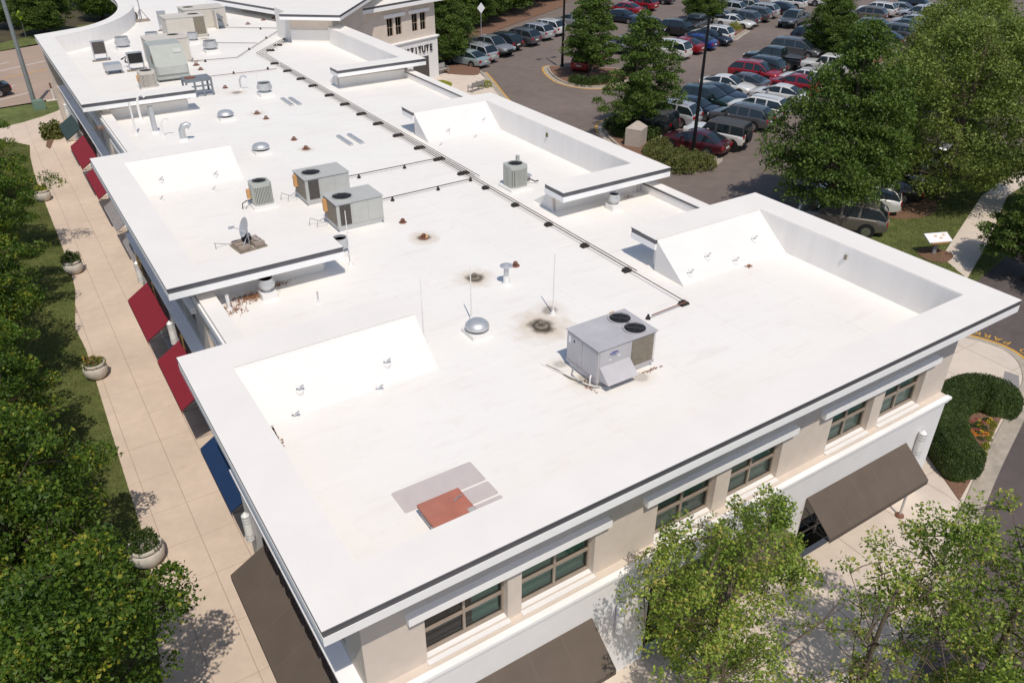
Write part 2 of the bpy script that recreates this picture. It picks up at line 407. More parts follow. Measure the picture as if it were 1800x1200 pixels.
# road beyond the verge
tag(MB().sheet([(-60,52),(-6,70.6),(0,71.6),(2.4,72.0),(8,73.4),(14,75),(14,104),(4.8,98.5),(0,96.4),(-60,82)], -.010).build('street', 'asphalt_tan'), kind='structure')
st = bpy.data.objects['street']
def strip(name, a, b, w, z, mt, parent):
    a = np.array(a, float); b = np.array(b, float); d = (b-a)/np.linalg.norm(b-a); nn = np.array([-d[1], d[0]])*w/2
    return MB().sheet([tuple(a-nn), tuple(b-nn), tuple(b+nn), tuple(a+nn)], z).build(name, mt, parent)
def strip_px(name, p, q, w, z, mt, parent): return strip(name, G(*p, z), G(*q, z), w, z, mt, parent)
strip_px('lane_line', (0,125), (85,106), .22, -.004, 'paint_white', st)
strip_px('lane_line', (0,176), (50,163), .20, -.004, 'paint_white', st)
strip_px('lane_line', (0,156), (26,150), .20, -.004, 'paint_white', st)
strip_px('centre_line', (5,138), (92,120), .20, -.004, 'paint_yellow', st)
strip_px('lane_line', (0,113), (16,109), .20, -.004, 'paint_white', st)
tag(MB().sheet([G(0,90),G(80,74),G(140,62),G(230,40),G(230,30),G(110,50),G(0,76)], -.006).build('far_verge', 'grass'), kind='structure')

# ---- left promenade made of cast slabs
walk_poly = [(-2.9,-30),(-2.9,4),(-2.6,7.3),(-2.2,10.4),(-1.95,13),(-1.9,16.3),(-1.82,20),(-1.76,23),(-1.72,25.7),(-1.84,28),(-1.28,32),(-1.13,35),(-1.13,41),(-1.13,51),(-.95,55.8),(-.7,58.6),(-1.6,60.2),(-3,60.4),
             (-12,59),(-12,62.5),(-2.2,64.8),(-.6,65.4),(1.0,66.5),(2.2,67.6),(3.2,69.2),(3.2,-30)]
walk = tag(MB().sheet(walk_poly, -.014).build('promenade', 'joint_dirt'), kind='structure')
xs = [-12,-9.5,-7,-4.8,-3.4,-1.52,-.43,.66,1.9,3.2]
ys = [-30,-24,-18,-12,-8,-4,-2.1,-.2,1.8,3.8,5.85,7.8,9.9,11.7,13.5,15.4,17.4,19.4,21.4,24.0,26.5,29.4,32.4,35.3,38.2,41.1,44,47,50,53,56,59,62,65,68,72]
for i in range(len(xs)-1):
    for j in range(len(ys)-1):
        p = clip_poly(walk_poly, xs[i]+.008, xs[i+1]-.008, ys[j]+.007, ys[j+1]-.007)
        if len(p) > 2 and area(p) > .05:
            MB().prism(p, -.013, random.uniform(-.001,.003)).build('slab', 'concrete_walk', walk)
# planting bed in the promenade's far end
bed = [G(*q) for q in ((81,258),(84,243),(98,228),(112,224),(110,233),(95,245),(88,262))]
tag(MB().prism(bed, -.01, .06).build('planting_bed', 'mulch'), kind='structure')

# ---- front pavement and the corner beyond the building
KD = np.array([.951,.309])
kerb_line = smooth_path([(-40,-20.6),(-20,-14.0),(0,-7.5),(10,-4.25),(19.0,-1.33),(22.4,-.16),(24.4,.5),(27.4,1.42),(29.0,1.95)], 4)
corner_line = smooth_path([(29.0,1.95),(30.2,2.35),(31.3,3.15),(31.75,4.0),(31.6,4.9),(31.1,5.9),(30.2,7.4),(28.6,9.6),(27,12)], 5)
front_poly = kerb_line[:-1]+corner_line+[(24,13),(20.6,13),(20.3,.7),(.9,.7),(.7,-2),(-2.9,-2),(-2.9,-8),(-40,-10)]
pav = tag(MB().prism(front_poly, -.1, .115).build('front_pavement', 'joint_dirt'), kind='structure')
fx = list(np.arange(-40,34,2.35)); fy = [-21,-18,-15,-12.2,-9.6,-7.2,-5.0,-3.0,-1.2,.9,2.9,5.0,7.2,9.6,13]
for i in range(len(fx)-1):
    for j in range(len(fy)-1):
        p = clip_poly(front_poly, fx[i]+.01, fx[i+1]-.01, fy[j]+.01, fy[j+1]-.01)
        if len(p) > 2 and area(p) > .05: MB().prism(p, .116, .13).build('slab', 'concrete_pale', pav)
full = kerb_line[:-1]+corner_line
def offs(line, d):
    out = []
    for i, p in enumerate(line):
        a = np.array(line[max(i-1,0)]); b = np.array(line[min(i+1,len(line)-1)]); t = (b-a)/np.linalg.norm(b-a)
        out.append((p[0]+t[1]*d, p[1]-t[0]*d))
    return out
def ribbon(line, d0, d1, z0, z1, seg, name, mt, parent):
    a = offs(line, d0); b = offs(line, d1)
    for k in range(0, len(a)-1, seg):
        e = min(k+seg, len(a)-1)
        MB().prism(a[k:e+1]+b[k:e+1][::-1], z0, z1).build(name, mt, parent)
kerb = tag(MB().prism(offs(full,-.02)+offs(full,.02)[::-1], -.1, .10).build('kerb', 'concrete_kerb'), kind='structure')
ribbon(full, .02, .17, -.1, .132, 3, 'kerb_stone', 'concrete_kerb', kerb)
ribbon(full, .17, .62, -.1, .012, 3, 'gutter', 'concrete_kerb', kerb)
ribbon(corner_line, .50, .63, -.05, .018, 3, 'kerb_stripe', 'paint_yellow', kerb)
tag(MB().sheet(offs(full,.60)+[(60,14),(60,-60),(-60,-60),(-60,-30)], .006).build('side_street', 'asphalt_dark'), kind='structure')
ramp = [G(1766,652,.13), G(1791,660,.13), G(1792,682,.13), G(1785,690,.13), G(1763,672,.13)]
MB().prism(ramp, .12, .136).build('tactile_paving', 'paver_grey', pav)
hedge_bed = [(22.3,1.3),(21.2,-.45),(22.4,-.1),(24.4,.55),(27.4,1.5),(28.9,2.0),(28.9,3.6),(26,4.4),(23.2,3.2)]
tag(MB().prism(hedge_bed, .10, .165).build('flower_bed', 'mulch'), kind='structure')

# painted words on the drive
def text_obj(name, body, size, mt, parent=None, loc=(0,0,0), rot=(0,0,0), depth=.0, sx=1.0, space=1.0):
    cu = bpy.data.curves.new(name, 'FONT'); cu.body = body; cu.size = size; cu.extrude = depth; cu.align_x = 'CENTER'; cu.align_y = 'CENTER'; cu.space_character = space
    t = bpy.data.objects.new(name+'_tmp', cu); C.objects.link(t)
    dg = bpy.context.evaluated_depsgraph_get(); me = bpy.data.meshes.new_from_object(t.evaluated_get(dg)); bpy.data.objects.remove(t)
    me.name = name; me.materials.clear(); me.materials.append(M[mt])
    o = bpy.data.objects.new(name, me); C.objects.link(o); o.parent = parent; o.location = loc; o.rotation_euler = rot; o.scale = (sx,1,1)
    return o
# letters follow the bend of the kerb, read from the drive
dl = offs(corner_line, .98); word = 'NO PARKING'
cum = [0]
for a, b in zip(dl, dl[1:]): cum.append(cum[-1]+math.hypot(b[0]-a[0], b[1]-a[1]))
def along(s_):
    for k in range(len(dl)-1):
        if cum[k+1] >= s_:
            t = (s_-cum[k])/(cum[k+1]-cum[k]); d = math.atan2(dl[k+1][1]-dl[k][1], dl[k+1][0]-dl[k][0])
            return dl[k][0]+(dl[k+1][0]-dl[k][0])*t, dl[k][1]+(dl[k+1][1]-dl[k][1])*t, d
    return dl[-1][0], dl[-1][1], 0
lot = bpy.data.objects['parking_lot']
for i, ch in enumerate(word):
    if ch == ' ': continue
    x, y, d = along(3.95+i*.42)
    text_obj('painted_letter', ch, .52, 'paint_yellow', lot, (x, y, .014), (0,0,d), sx=1.05)

# ---- green corner to the right with its path
GB = .10
green_poly = [(33.5,9.5),(36,8.2),(40,9.0),(60,13),(60,26),(52,22.5),(46,20.2),(44.2,18.6),(40.5,17.4),(37.8,16.7),(34.5,15.2)]
tag(MB().prism(green_poly, -.1, GB).build('lawn_corner', 'grass'), kind='structure')
path_poly = [G(1655,452,GB),G(1725,345,GB),G(1785,300,GB),G(1840,300,GB),G(1770,345,GB),G(1735,430,GB),G(1700,490,GB)]
tag(MB().prism(path_poly, GB-.05, GB+.012).build('path', 'concrete_pale'), kind='structure')
mul = [G(*q, GB) for q in ((1545,360),(1570,345),(1620,345),(1648,362),(1630,380),(1580,385),(1552,378))]
tag(MB().prism(smooth_path(mul,4,True), GB, GB+.03).build('mulch_ring', 'mulch'), kind='structure')
mul = [G(*q, GB) for q in ((1612,440),(1640,436),(1675,448),(1660,462),(1625,455))]
tag(MB().prism(smooth_path(mul,4,True), GB, GB+.03).build('mulch_patch', 'mulch'), kind='structure')

# ---- kerbed islands in the car park
def island(name, pts, mt='mulch', stripe=True):
    P = smooth_path(pts, 4, True)
    n = len(P); a = sum(P[i][0]*P[(i+1)%n][1]-P[(i+1)%n][0]*P[i][1] for i in range(n))
    if a < 0: P = P[::-1]
    o = tag(MB().prism(P, -.05, .145).build(name, mt), kind='structure')
    loop = P+[P[0]]
    ribbon(loop, .0, .18, -.05, .15, 4, 'kerb_stone', 'concrete_kerb', o)
    ribbon(loop, .18, .60, -.05, .014, 4, 'gutter', 'concrete_kerb', o)
    return o, loop
isl, loop = island('lamp_island', [G(*q) for q in ((1062,226),(1085,209),(1115,205),(1145,222),(1172,241),(1200,257),(1232,268),(1250,273),(1254,282),(1232,293),(1195,299),(1150,288),(1095,262))])
ribbon(loop[-18:], .605, .75, -.05, .016, 40, 'kerb_stripe', 'paint_yellow', isl)
isl, loop = island('tree_island', [G(*q) for q in ((966,119),(985,119),(1030,121),(1080,123),(1106,129),(1102,142),(1072,152),(1030,153),(992,145),(972,132))])
ribbon(loop, .605, .75, -.05, .016, 60, 'kerb_stripe', 'paint_yellow', isl)
island('row_end_island', [G(*q) for q in ((1284,66),(1292,50),(1304,46),(1312,52),(1298,62),(1287,70))])
island('end_island', [G(*q) for q in ((1534,110),(1545,100),(1556,99),(1560,104),(1548,112),(1538,118))])
island('top_island', [G(*q) for q in ((1690,22),(1705,2),(1712,8),(1708,12),(1698,18))])
# paved forecourt by the far wing
fc = [G(*q) for q in ((640,150),(768,128),(790,133),(815,128),(843,130),(858,146),(878,172),(905,200),(700,235))]
fco = tag(MB().prism(fc, -.1, .13).build('forecourt', 'joint_dirt'), kind='structure')
fxs = np.arange(14,46,2.6)
for i in range(len(fxs)-1):
    for y in np.arange(36,64,2.6):
        p = clip_poly(fc, fxs[i]+.012, fxs[i+1]-.012, y+.012, y+2.588)
        if len(p) > 2 and area(p) > .1: MB().prism(p, .13, .142).build('slab', 'concrete_pale', fco)
edge = smooth_path([G(*q) for q in ((843,128),(858,146),(878,172),(905,200))], 4)
ribbon(edge[::-1], .0, .2, -.05, .16, 3, 'kerb_stone', 'concrete_kerb', fco); ribbon(edge[::-1], .2, .6, -.05, .015, 3, 'gutter', 'concrete_kerb', fco); ribbon(edge[::-1], .605, .74, -.05, .017, 40, 'kerb_stripe', 'paint_yellow', fco)
bed2 = smooth_path([G(*q,.15) for q in ((782,126),(790,116),(815,113),(838,117),(843,124),(838,132),(800,131))], 4, True)
tag(MB().prism(bed2, .10, .20).build('mulch_bed', 'mulch'), kind='structure')
tag(MB().prism(smooth_path([G(*q,.15) for q in ((766,143),(778,141),(794,146),(792,152),(778,151))],4,True), .142, .156).build('lawn_patch', 'leaf_lime'), kind='structure')
# wood edge behind the top car row
tag(MB().prism([G(*q) for q in ((765,112),(840,72),(880,52),(990,12),(1010,-20),(800,-60),(740,60))], -.1, .08).build('wood_floor', 'mulch'), kind='structure')

# ---- stall lines
ROW = R(20.0)
def stall(px, py, ln=2.2, ang=ROW):
    x, y = G(px, py); d = np.array([-math.sin(ang), math.cos(ang)])
    strip('stall_line', (x, y), (x+d[0]*ln, y+d[1]*ln), .13, .005, 'paint_white', lot)
for q in ((1294.7,262.5),(1321.7,246.7),(1345.7,231.7),(1369.7,216.7)): stall(*q, ln=5.4)
for q in ((858,109),(885,100),(911,90.5),(937,82),(962,73.5),(985,66)): stall(*q, ln=4.8)
for q in ((1565,92),(1592,84),(1607,76.5),(1617,68),(1631,61),(1643.7,53.6),(1655,46.5),(1666,40),(1677,33),(1687,26),(1698,20)): stall(*q, ln=4.8)
for q in ((1112,24.5),(1131,19),(1149,14),(1167,8.5),(1184,2.5)): stall(*q, ln=4.8)
for q in ((1204,96),(1226,87),(1324,45),(1342,38),(1358,31.5),(1374,25),(1406,14),(1416,8)): stall(*q, ln=4.8)
strip_px('stall_line', (1384,133.5), (1418,115), .14, .006, 'paint_white', lot)
for q in ((1403,126),(1418,117),(1430,103)): stall(*q, ln=4.6)
strip_px('stall_line', (1180,217), (1210,223.5), .13, .005, 'paint_white', lot)
# ================================================================== the white-roofed building
B = thing('retail_building', 'long two storey tan and white building under a flat white roof', 'building')

# roof sheet
roof_poly = [(1.0,.92),(20.4,.92),(20.4,37),(21.3,37),(21.3,54),(24,57.5),(33,69),(45,95),(10.9,95),(10.8,72),(10.2,68.3),(9.1,65.6),(7.3,62.8),(5.0,60.0),(2.7,58.2),(2.6,37),(2.2,28),(1.9,28),(1.9,14),(1.6,9)]
roof = MB().sheet(roof_poly, ZR).build('roof', 'roof_membrane', B)
# lapped membrane seams, welded strips standing a few millimetres proud
mb = MB()
for x in np.arange(2.6,20.2,3.05): mb.box(x, x+.09, 1.3, 56.5, ZR+.001, ZR+.005)
for y in (6.9,12.2,24.4,30.2,36.8,44.0,52.5): mb.box(2.7, 20.1, y, y+.09, ZR+.001, ZR+.0065)
s_ = mb.build('membrane_seams', 'roof_membrane', roof); s_['kind'] = 'stuff'

def slab_stack(poly, zc=ZC):
    """projecting parapet cap: white sheet, dark metal drip band, white fascia board"""
    def grow(poly, d, d_in=None):
        ds = [d]*len(poly) if d_in is None else [d]*(len(poly)//2)+[d_in]*(len(poly)-len(poly)//2)
        n = len(poly); a = sum(poly[i][0]*poly[(i+1)%n][1]-poly[(i+1)%n][0]*poly[i][1] for i in range(n))
        if a < 0: poly = poly[::-1]; ds = ds[::-1]
        out = []
        for i in range(n):
            d = ds[i]
            p0, p1, p2 = (np.array(poly[(i+k) % n], float) for k in (-1,0,1))
            e1 = (p1-p0)/np.linalg.norm(p1-p0); e2 = (p2-p1)/np.linalg.norm(p2-p1)
            n1 = np.array([e1[1],-e1[0]]); n2 = np.array([e2[1],-e2[0]])
            b = n1+n2; k_ = d*2/max(np.dot(b, b), .4)
            out.append(tuple(p1+b*k_))
        return out
    cap = MB().prism(poly, zc-.022, zc).build('coping', 'white_membrane_cap', B)
    MB().prism(grow(poly, -.012), zc-.18, zc-.022).build('drip_band', 'dark_flashing', B)
    MB().prism(grow(poly, -.002), zc-.39, zc-.18).build('fascia', 'trim_white', B)
    MB().prism(grow(poly, .014, -.02), zc-.035, zc-.008).build('coping_edge', 'dark_flashing', B)
    return cap

FB = ZC-.39
# --- near pavilion
slab_stack([(6.15,9.98),(0,9.98),(0,0),(21.32,0),(21.32,10.15),(15.2,10.15),(15.2,8.9),(20.2,8.9),(20.2,1.1),(1.08,1.1),(1.08,8.75),(6.15,8.75)])
# --- middle pavilions
slab_stack([(6.2,13.98),(.65,13.98),(.65,27.92),(6.15,27.92),(6.15,26.66),(1.75,26.66),(1.75,15.2),(6.2,15.2)])
slab_stack([(15.1,14.0),(20.55,14.0),(20.55,28.17),(15.25,28.17),(15.25,26.95),(19.5,26.95),(19.5,15.25),(15.1,15.25)])
# --- far pavilions
curve_out = smooth_path([(1.66,58.6),(3.6,59.5),(5.44,60.6),(7.23,63.1),(8.55,66.8),(9.2,71),(9.35,76)], 4)
curve_in = smooth_path([(10.75,76),(10.5,71.5),(9.75,67.0),(8.2,63.0),(5.95,59.6),(3.6,57.6),(2.75,57.1)], 4)
slab_stack([(7.3,37.2),(1.65,37.2)]+curve_out+curve_in+[(2.75,38.4),(7.3,38.4)])
slab_stack([(15.5,37.2),(21.45,37.4),(21.45,53.2),(20.2,53.2),(20.2,38.6),(15.5,38.45)])

# inner faces of the parapets, sloped backs of the returns
for x0, x1, y0, y1 in ((1.02,1.10,.95,9.2),(20.18,20.26,.95,9.3),(1.69,1.77,14.9,27.0),(19.48,19.56,14.9,27.3),(20.18,20.26,38.2,53),(2.69,2.77,38,57.0)): MB().box(x0,x1,y0,y1,ZR-.2,ZC-.025).build('parapet_lining', 'parapet_inner', B)
MB().box(1.02,20.26,.95,1.1,ZR-.2,ZC-.03).build('parapet_lining', 'parapet_inner', B)
mb = MB(); ci = curve_in[::-1]; ci2 = offs(ci, -.08)
mb.prism(ci+ci2[::-1], ZR-.2, ZC-.025); mb.build('parapet_lining', 'parapet_inner', B)
def wedge(x0, x1, ytop, ybot):
    MB().extrude([(ytop,ZR-.05),(ybot,ZR-.05),(ybot,ZR+.02),(ytop-.05,ZC-.10),(ytop,ZC-.024)] , 'x', x0, x1).build('sloped_parapet_back', 'slope_membrane', B)
wedge(1.10,6.155,8.745,7.45); wedge(15.27,20.18,8.895,7.45); wedge(1.77,6.155,26.655,25.2); wedge(15.32,19.5,26.945,25.5)
# outer walls of the returns that rise from the roof, with a metal flashing bar and a flared foot
def ret_wall(x0, x1, y0, y1, face):
    w = MB().box(x0,x1,y0,y1,ZR-.1,FB).build('return_wall', 'stucco_tan' if face > 0 else 'stucco_white', B)
    if face:
        yb = y0 if face < 0 else y1
        MB().box(x0-.01,x1+.01,y0-.03,y0,ZR-.05,ZR+.52).build('base_flashing', 'white_membrane_cap', B)
        MB().box(x0,x1,y0-.055,y0-.005,ZR+.52,ZR+.57).build('flashing_bar', 'frame_bronze', B)
ret_wall(.95,5.8,8.85,9.05,0); ret_wall(15.5,20.3,9.0,9.22,0)
ret_wall(1.9,5.75,14.95,15.15,1); ret_wall(15.5,19.9,15.0,15.2,1)
ret_wall(1.9,5.75,26.7,26.95,0); ret_wall(15.6,19.6,27.0,27.2,0)
ret_wall(2.9,6.9,38.1,38.35,1); ret_wall(15.9,20.3,38.15,38.4,1)
for x, y, s in ((15.5,15.1,1),(15.9,38.25,1),(5.8,15.1,-1),(6.9,38.2,-1)):   # flared white end braces
    MB().extrude([(y-.02,ZR-.02),(y+1.35,ZR-.02),(y+.12,FB)], 'x', x-.11 if s > 0 else x+.01, x-.01 if s > 0 else x+.11).build('end_brace', 'white_membrane_cap', B)

# low parapets of the recessed bays
def low_parapet(x0, x1, y0, y1, side):
    z = ZC-.72
    MB().box(x0,x1,y0,y1,ZR-.3,z-.1).build('low_parapet', 'parapet_inner', B)
    MB().box(x0-.03,x1+.03,y0,y1,z-.03,z).build('coping', 'white_membrane_cap', B)
    MB().box(x0-.02,x1+.02,y0,y1,z-.12,z-.03).build('drip_band', 'dark_flashing', B)
    xo = x0 if side < 0 else x1
    MB().box(min(xo,xo+side*.09),max(xo,xo+side*.09),y0,y1,z-.36,z-.13).build('fascia', 'trim_white', B)
low_parapet(1.52,1.98,9.1,14.9,-1); low_parapet(19.85,20.28,9.3,14.9,1); low_parapet(2.46,2.92,27.0,38.0,-1); low_parapet(20.3,20.75,27.2,38.2,1)

# --- walls of the ground and upper storeys
UP0, UP1 = 4.06, FB
def windows(axis, plane, spans, z0, z1, dark=()):
    for i, (a, b) in enumerate(spans):
        mb = MB(); d0, d1 = plane+.02, plane+.10
        def fb(a_, b_, lo, hi, e=0.0):
            if axis == 'x': mb.box(a_, b_, d0-e, d1, lo, hi)
            else: mb.box(d0-e, d1, a_, b_, lo, hi)
        fb(a,a+.05,z0,z1); fb(b-.05,b,z0,z1); fb(a+.05,b-.05,z0,z0+.08); fb(a+.05,b-.05,z1-.07,z1)
        mid = (a+b)/2; zm = z0+(z1-z0)*.56; fb(mid-.03,mid+.03,z0+.08,z1-.07,.004); fb(a+.05,b-.05,zm-.035,zm+.035,.002)
        w = mb.build('window', 'frame_bronze', B)
        for xa, xb in ((a+.05,mid-.03),(mid+.03,b-.05)):
            for lo, hi in ((z0+.08,zm-.035),(zm+.035,z1-.07)):
                p = MB()
                if axis == 'x': p.add([(xa,plane+.06,lo),(xb,plane+.06,lo),(xb,plane+.06,hi),(xa,plane+.06,hi)], [(0,1,2,3)])
                else: p.add([(plane+.06,xa,lo),(plane+.06,xa,hi),(plane+.06,xb,hi),(plane+.06,xb,lo)], [(0,1,2,3)])
                p.build('pane', 'window_glass', w)
        # roller blind behind the glass (left half raised where the photo shows a dark room)
        q = MB()
        segs = [(mid+.25,b-.07)] if i in dark else [(a+.08,b-.08)]
        for s0, s1 in segs:
            if axis == 'x': q.box(s0, s1, plane+.13, plane+.14, z0+.02, z1)
            else: q.box(plane+.13, plane+.14, s0, s1, z0+.02, z1)
        q.build('blind', 'blind_cloth', w)
W1 = [(2.25,4.24),(4.60,6.60),(8.47,10.42),(10.93,12.82),(14.82,16.66),(17.15,19.12)]
mb = MB(); wall(mb, 'x', .91, 1.16, .91, 20.41, UP0-.2, UP1, [(a,b,4.10,5.42) for a, b in W1])
mb.build('upper_wall', 'stucco_tan', B)
windows('x', 1.06, W1, 4.12, 5.30, dark=(0,))
for a, b in W1:
    MB().box(a,b,1.0,1.2,5.30,5.42).build('window_head', 'stucco_tan', B)
    MB().extrude([(.80,UP0+.0),(1.07,UP0+.0),(1.07,4.115),(.80,UP0+.02)], 'x', a-.02, b+.02).build('window_sill', 'stucco_white', B)
for a, b in ((1.85,6.92),(7.97,13.15),(14.2,19.45)):
    MB().box(a,b,.74,.909,5.57,5.76).build('lintel', 'trim_white', B)
# room behind the upper windows
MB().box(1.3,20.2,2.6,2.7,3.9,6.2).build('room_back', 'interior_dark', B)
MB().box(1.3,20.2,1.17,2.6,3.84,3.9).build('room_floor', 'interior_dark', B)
# right-hand end wall and back
MB().box(20.27,20.41,1.161,9.2,0,UP1).build('end_wall', 'stucco_tan', B)
MB().box(19.9,20.24,9.2,60,0,ZR-.3).build('back_wall', 'stucco_tan', B)
# cornice band and the white ground storey, front
OPEN1 = [(1.7,6.35,0.1,2.90),(8.3,13.0,0.1,2.90),(14.1,18.75,0.1,2.90)]
mb = MB(); wall(mb, 'x', .65, .90, .65, 20.36, 0, 3.86, OPEN1); mb.build('ground_storey_wall', 'stucco_white', B)
MB().box(.50,20.44,.54,.70,3.97,4.055).build('cornice', 'trim_white', B); MB().box(.66,20.40,.70,.92,3.97,4.05).build('ledge', 'stucco_tan', B); MB().box(.56,20.40,.59,.92,3.86,3.97).build('cornice_mould', 'trim_white', B)
for a, b, lo, hi in OPEN1:
    MB().box(a,b,.9,1.25,hi-.0,hi+.12).build('opening_head', 'stucco_tan', B)
    sf = MB()
    for x in np.linspace(a,b,6): sf.box(x-.03,x+.03,1.20,1.28,.1,hi)
    for z in (.45,2.3): sf.box(a,b,1.205,1.275,z-.03,z+.03)
    sfo = sf.build('shopfront', 'frame_bronze', B)
    xs_ = np.linspace(a,b,6)
    for k in range(5):
        for lo_, hi_ in ((.1,.42),(.48,2.27),(2.33,hi)):
            MB().add([(xs_[k]+.03,1.24,lo_),(xs_[k+1]-.03,1.24,lo_),(xs_[k+1]-.03,1.24,hi_),(xs_[k]+.03,1.24,hi_)],[(0,1,2,3)]).build('pane', 'shop_glass', sfo)
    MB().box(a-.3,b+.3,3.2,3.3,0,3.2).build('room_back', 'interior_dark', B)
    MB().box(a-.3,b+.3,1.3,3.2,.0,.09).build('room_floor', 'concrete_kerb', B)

# left flank: three stepped planes
def flank(xw_up, xw_low, y0, y1, ztop, wins, opens, hide_back=True):
    mb = MB(); wall(mb, 'y', xw_up, xw_up+.22, y0+(.25 if y0 < 1 else 0), y1, UP0-.2, ztop, [(a,b,4.3,5.5) for a, b in wins]); mb.build('upper_wall', 'stucco_tan', B)
    windows('y', xw_up+.14, wins, 4.3, 5.5)
    mb = MB(); wall(mb, 'y', xw_low, xw_low+.24, y0, y1, 0, 3.86, [(a,b,.05,2.9) for a, b in opens]); mb.build('ground_storey_wall', 'stucco_white', B)
    MB().box(xw_low-.15,xw_up+.01,y0+.003,y1-.001,3.97,4.055).build('cornice', 'trim_white', B); MB().box(xw_low-.08,xw_up+.01,y0+.003,y1-.001,3.86,3.97).build('cornice_mould', 'trim_white', B)
    if wins:
        MB().box(xw_up-.16,xw_up-.001,min(a for a,_ in wins)-.4,max(b for _,b in wins)+.4,5.52,5.74).build('lintel', 'trim_white', B)
    for a, b in opens:
        sf = MB()
        for y in np.linspace(a,b,4): sf.box(xw_low+.5,xw_low+.58,y-.03,y+.03,0,2.9)
        sf.box(xw_low+.505,xw_low+.575,a,b,2.25,2.31)
        sfo = sf.build('shopfront', 'frame_bronze', B)
        yy = np.linspace(a,b,4)
        for k in range(3):
            for lo_, hi_ in ((.05,2.25),(2.31,2.9)):
                MB().add([(xw_low+.54,yy[k]+.03,lo_),(xw_low+.54,yy[k]+.03,hi_),(xw_low+.54,yy[k+1]-.03,hi_),(xw_low+.54,yy[k+1]-.03,lo_)],[(0,1,2,3)]).build('pane', 'shop_glass', sfo)
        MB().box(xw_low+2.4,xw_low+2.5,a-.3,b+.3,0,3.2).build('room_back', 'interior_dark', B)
flank(.91,.65,.92,9.25,UP1,[(2.0,3.7),(4.0,5.7)],[(1.9,7.0)])
flank(1.72,1.36,9.26,14.6,ZC-1.1,[(10.2,11.8),(12.1,13.7)],[(9.9,13.2)])
flank(1.58,1.34,14.61,27.6,UP1,[(16.2,18.0),(18.4,20.2),(21.8,23.6),(24,25.8)],[(15.7,19.1),(21.1,24.9)])
flank(2.62,2.32,27.61,37.8,ZC-1.1,[(29.2,31),(31.4,33.2),(34.4,36.2)],[(28.2,31.4),(33.2,36.6)])
flank(2.56,2.30,37.81,58.9,UP1,[(40,41.8),(42.2,44),(46.5,48.3),(48.7,50.5),(53,55)],[(38.3,42.6),(44.2,48.8),(50.8,54.4)])
MB().box(.66,1.36,9.2,9.26,0,4.0).build('step_wall', 'stucco_white', B); MB().box(1.36,2.4,27.58,27.62,0,4.0).build('step_wall', 'stucco_white', B)
MB().box(.93,1.9,9.2,9.252,4.05,UP1).build('step_wall', 'stucco_tan', B)
MB().box(1.75,2.8,27.55,27.605,4.05,ZC-1.1).build('step_wall', 'stucco_tan', B)
MB().box(1.6,2.0,14.55,14.608,4.05,UP1).build('step_wall', 'stucco_tan', B); MB().box(2.57,2.95,37.75,37.808,4.05,UP1).build('step_wall', 'stucco_tan', B)
co = offs(curve_out, .5)
MB().prism(co+offs(curve_out,.72)[::-1], 0, FB).build('curved_wall', 'stucco_tan', B)
# right-hand pavilion walls seen edge-on
for y0, y1, x in ((14.9,27.2,19.65),(38.2,54,20.5)): MB().box(x-.07,x+.03,y0,y1,0,FB).build('end_wall', 'stucco_tan', B)

# --- far raised pavilion set at an angle, and the wing with the lettering
ZH = ZC+1.0
c0 = np.array(G(597,27,ZH)); c1 = np.array(G(490,25,ZH)); u1 = (c1-c0)/np.linalg.norm(c1-c0); u2 = np.array([-u1[1],u1[0]]); 
if u2[1] < 0: u2 = -u2
L1 = float(np.linalg.norm(c1-c0))
P = lambda a, b: tuple(c0+u1*a+u2*b)
slab_stack([P(L1,0),P(0,0),P(0,16),P(1.3,16),P(1.3,1.3),P(L1,1.3)], ZH)
MB().prism([P(L1-.4,.9),P(.9,.9),P(.9,16),P(1.28,16),P(1.28,1.28),P(L1-.4,1.28)], ZR-.1, ZH-.39).build('return_wall', 'stucco_tan', B)
MB().prism([P(L1-.38,.86),P(.86,.86),P(.86,.899),P(L1-.38,.899)], ZR-.05, ZR+.95).build('base_flashing', 'white_membrane_cap', B)
MB().prism([P(.9,.9),P(.9,14),P(1.2,14),P(1.2,.9)], 0, ZR-.12).build('end_wall', 'stucco_tan', B)
MB().prism([P(L1,1.3),P(1.3,1.3),P(L1+1.5,3.2)], ZR+.0, ZH-.05).build('sloped_parapet_back', 'white_membrane_cap', B)

A = np.array(G(690,80,ZC-3.6)); Bp = np.array(G(768.5,62.5,ZC-3.6)); wd = (Bp-A)/np.linalg.norm(Bp-A); wn_ = np.array([wd[1],-wd[0]])
W = thing('institute_wing', 'tan and white two storey wing with black wall lettering beside car park', 'building', (float(Bp[0]), float(Bp[1]), 0), math.atan2(wd[1], wd[0]))
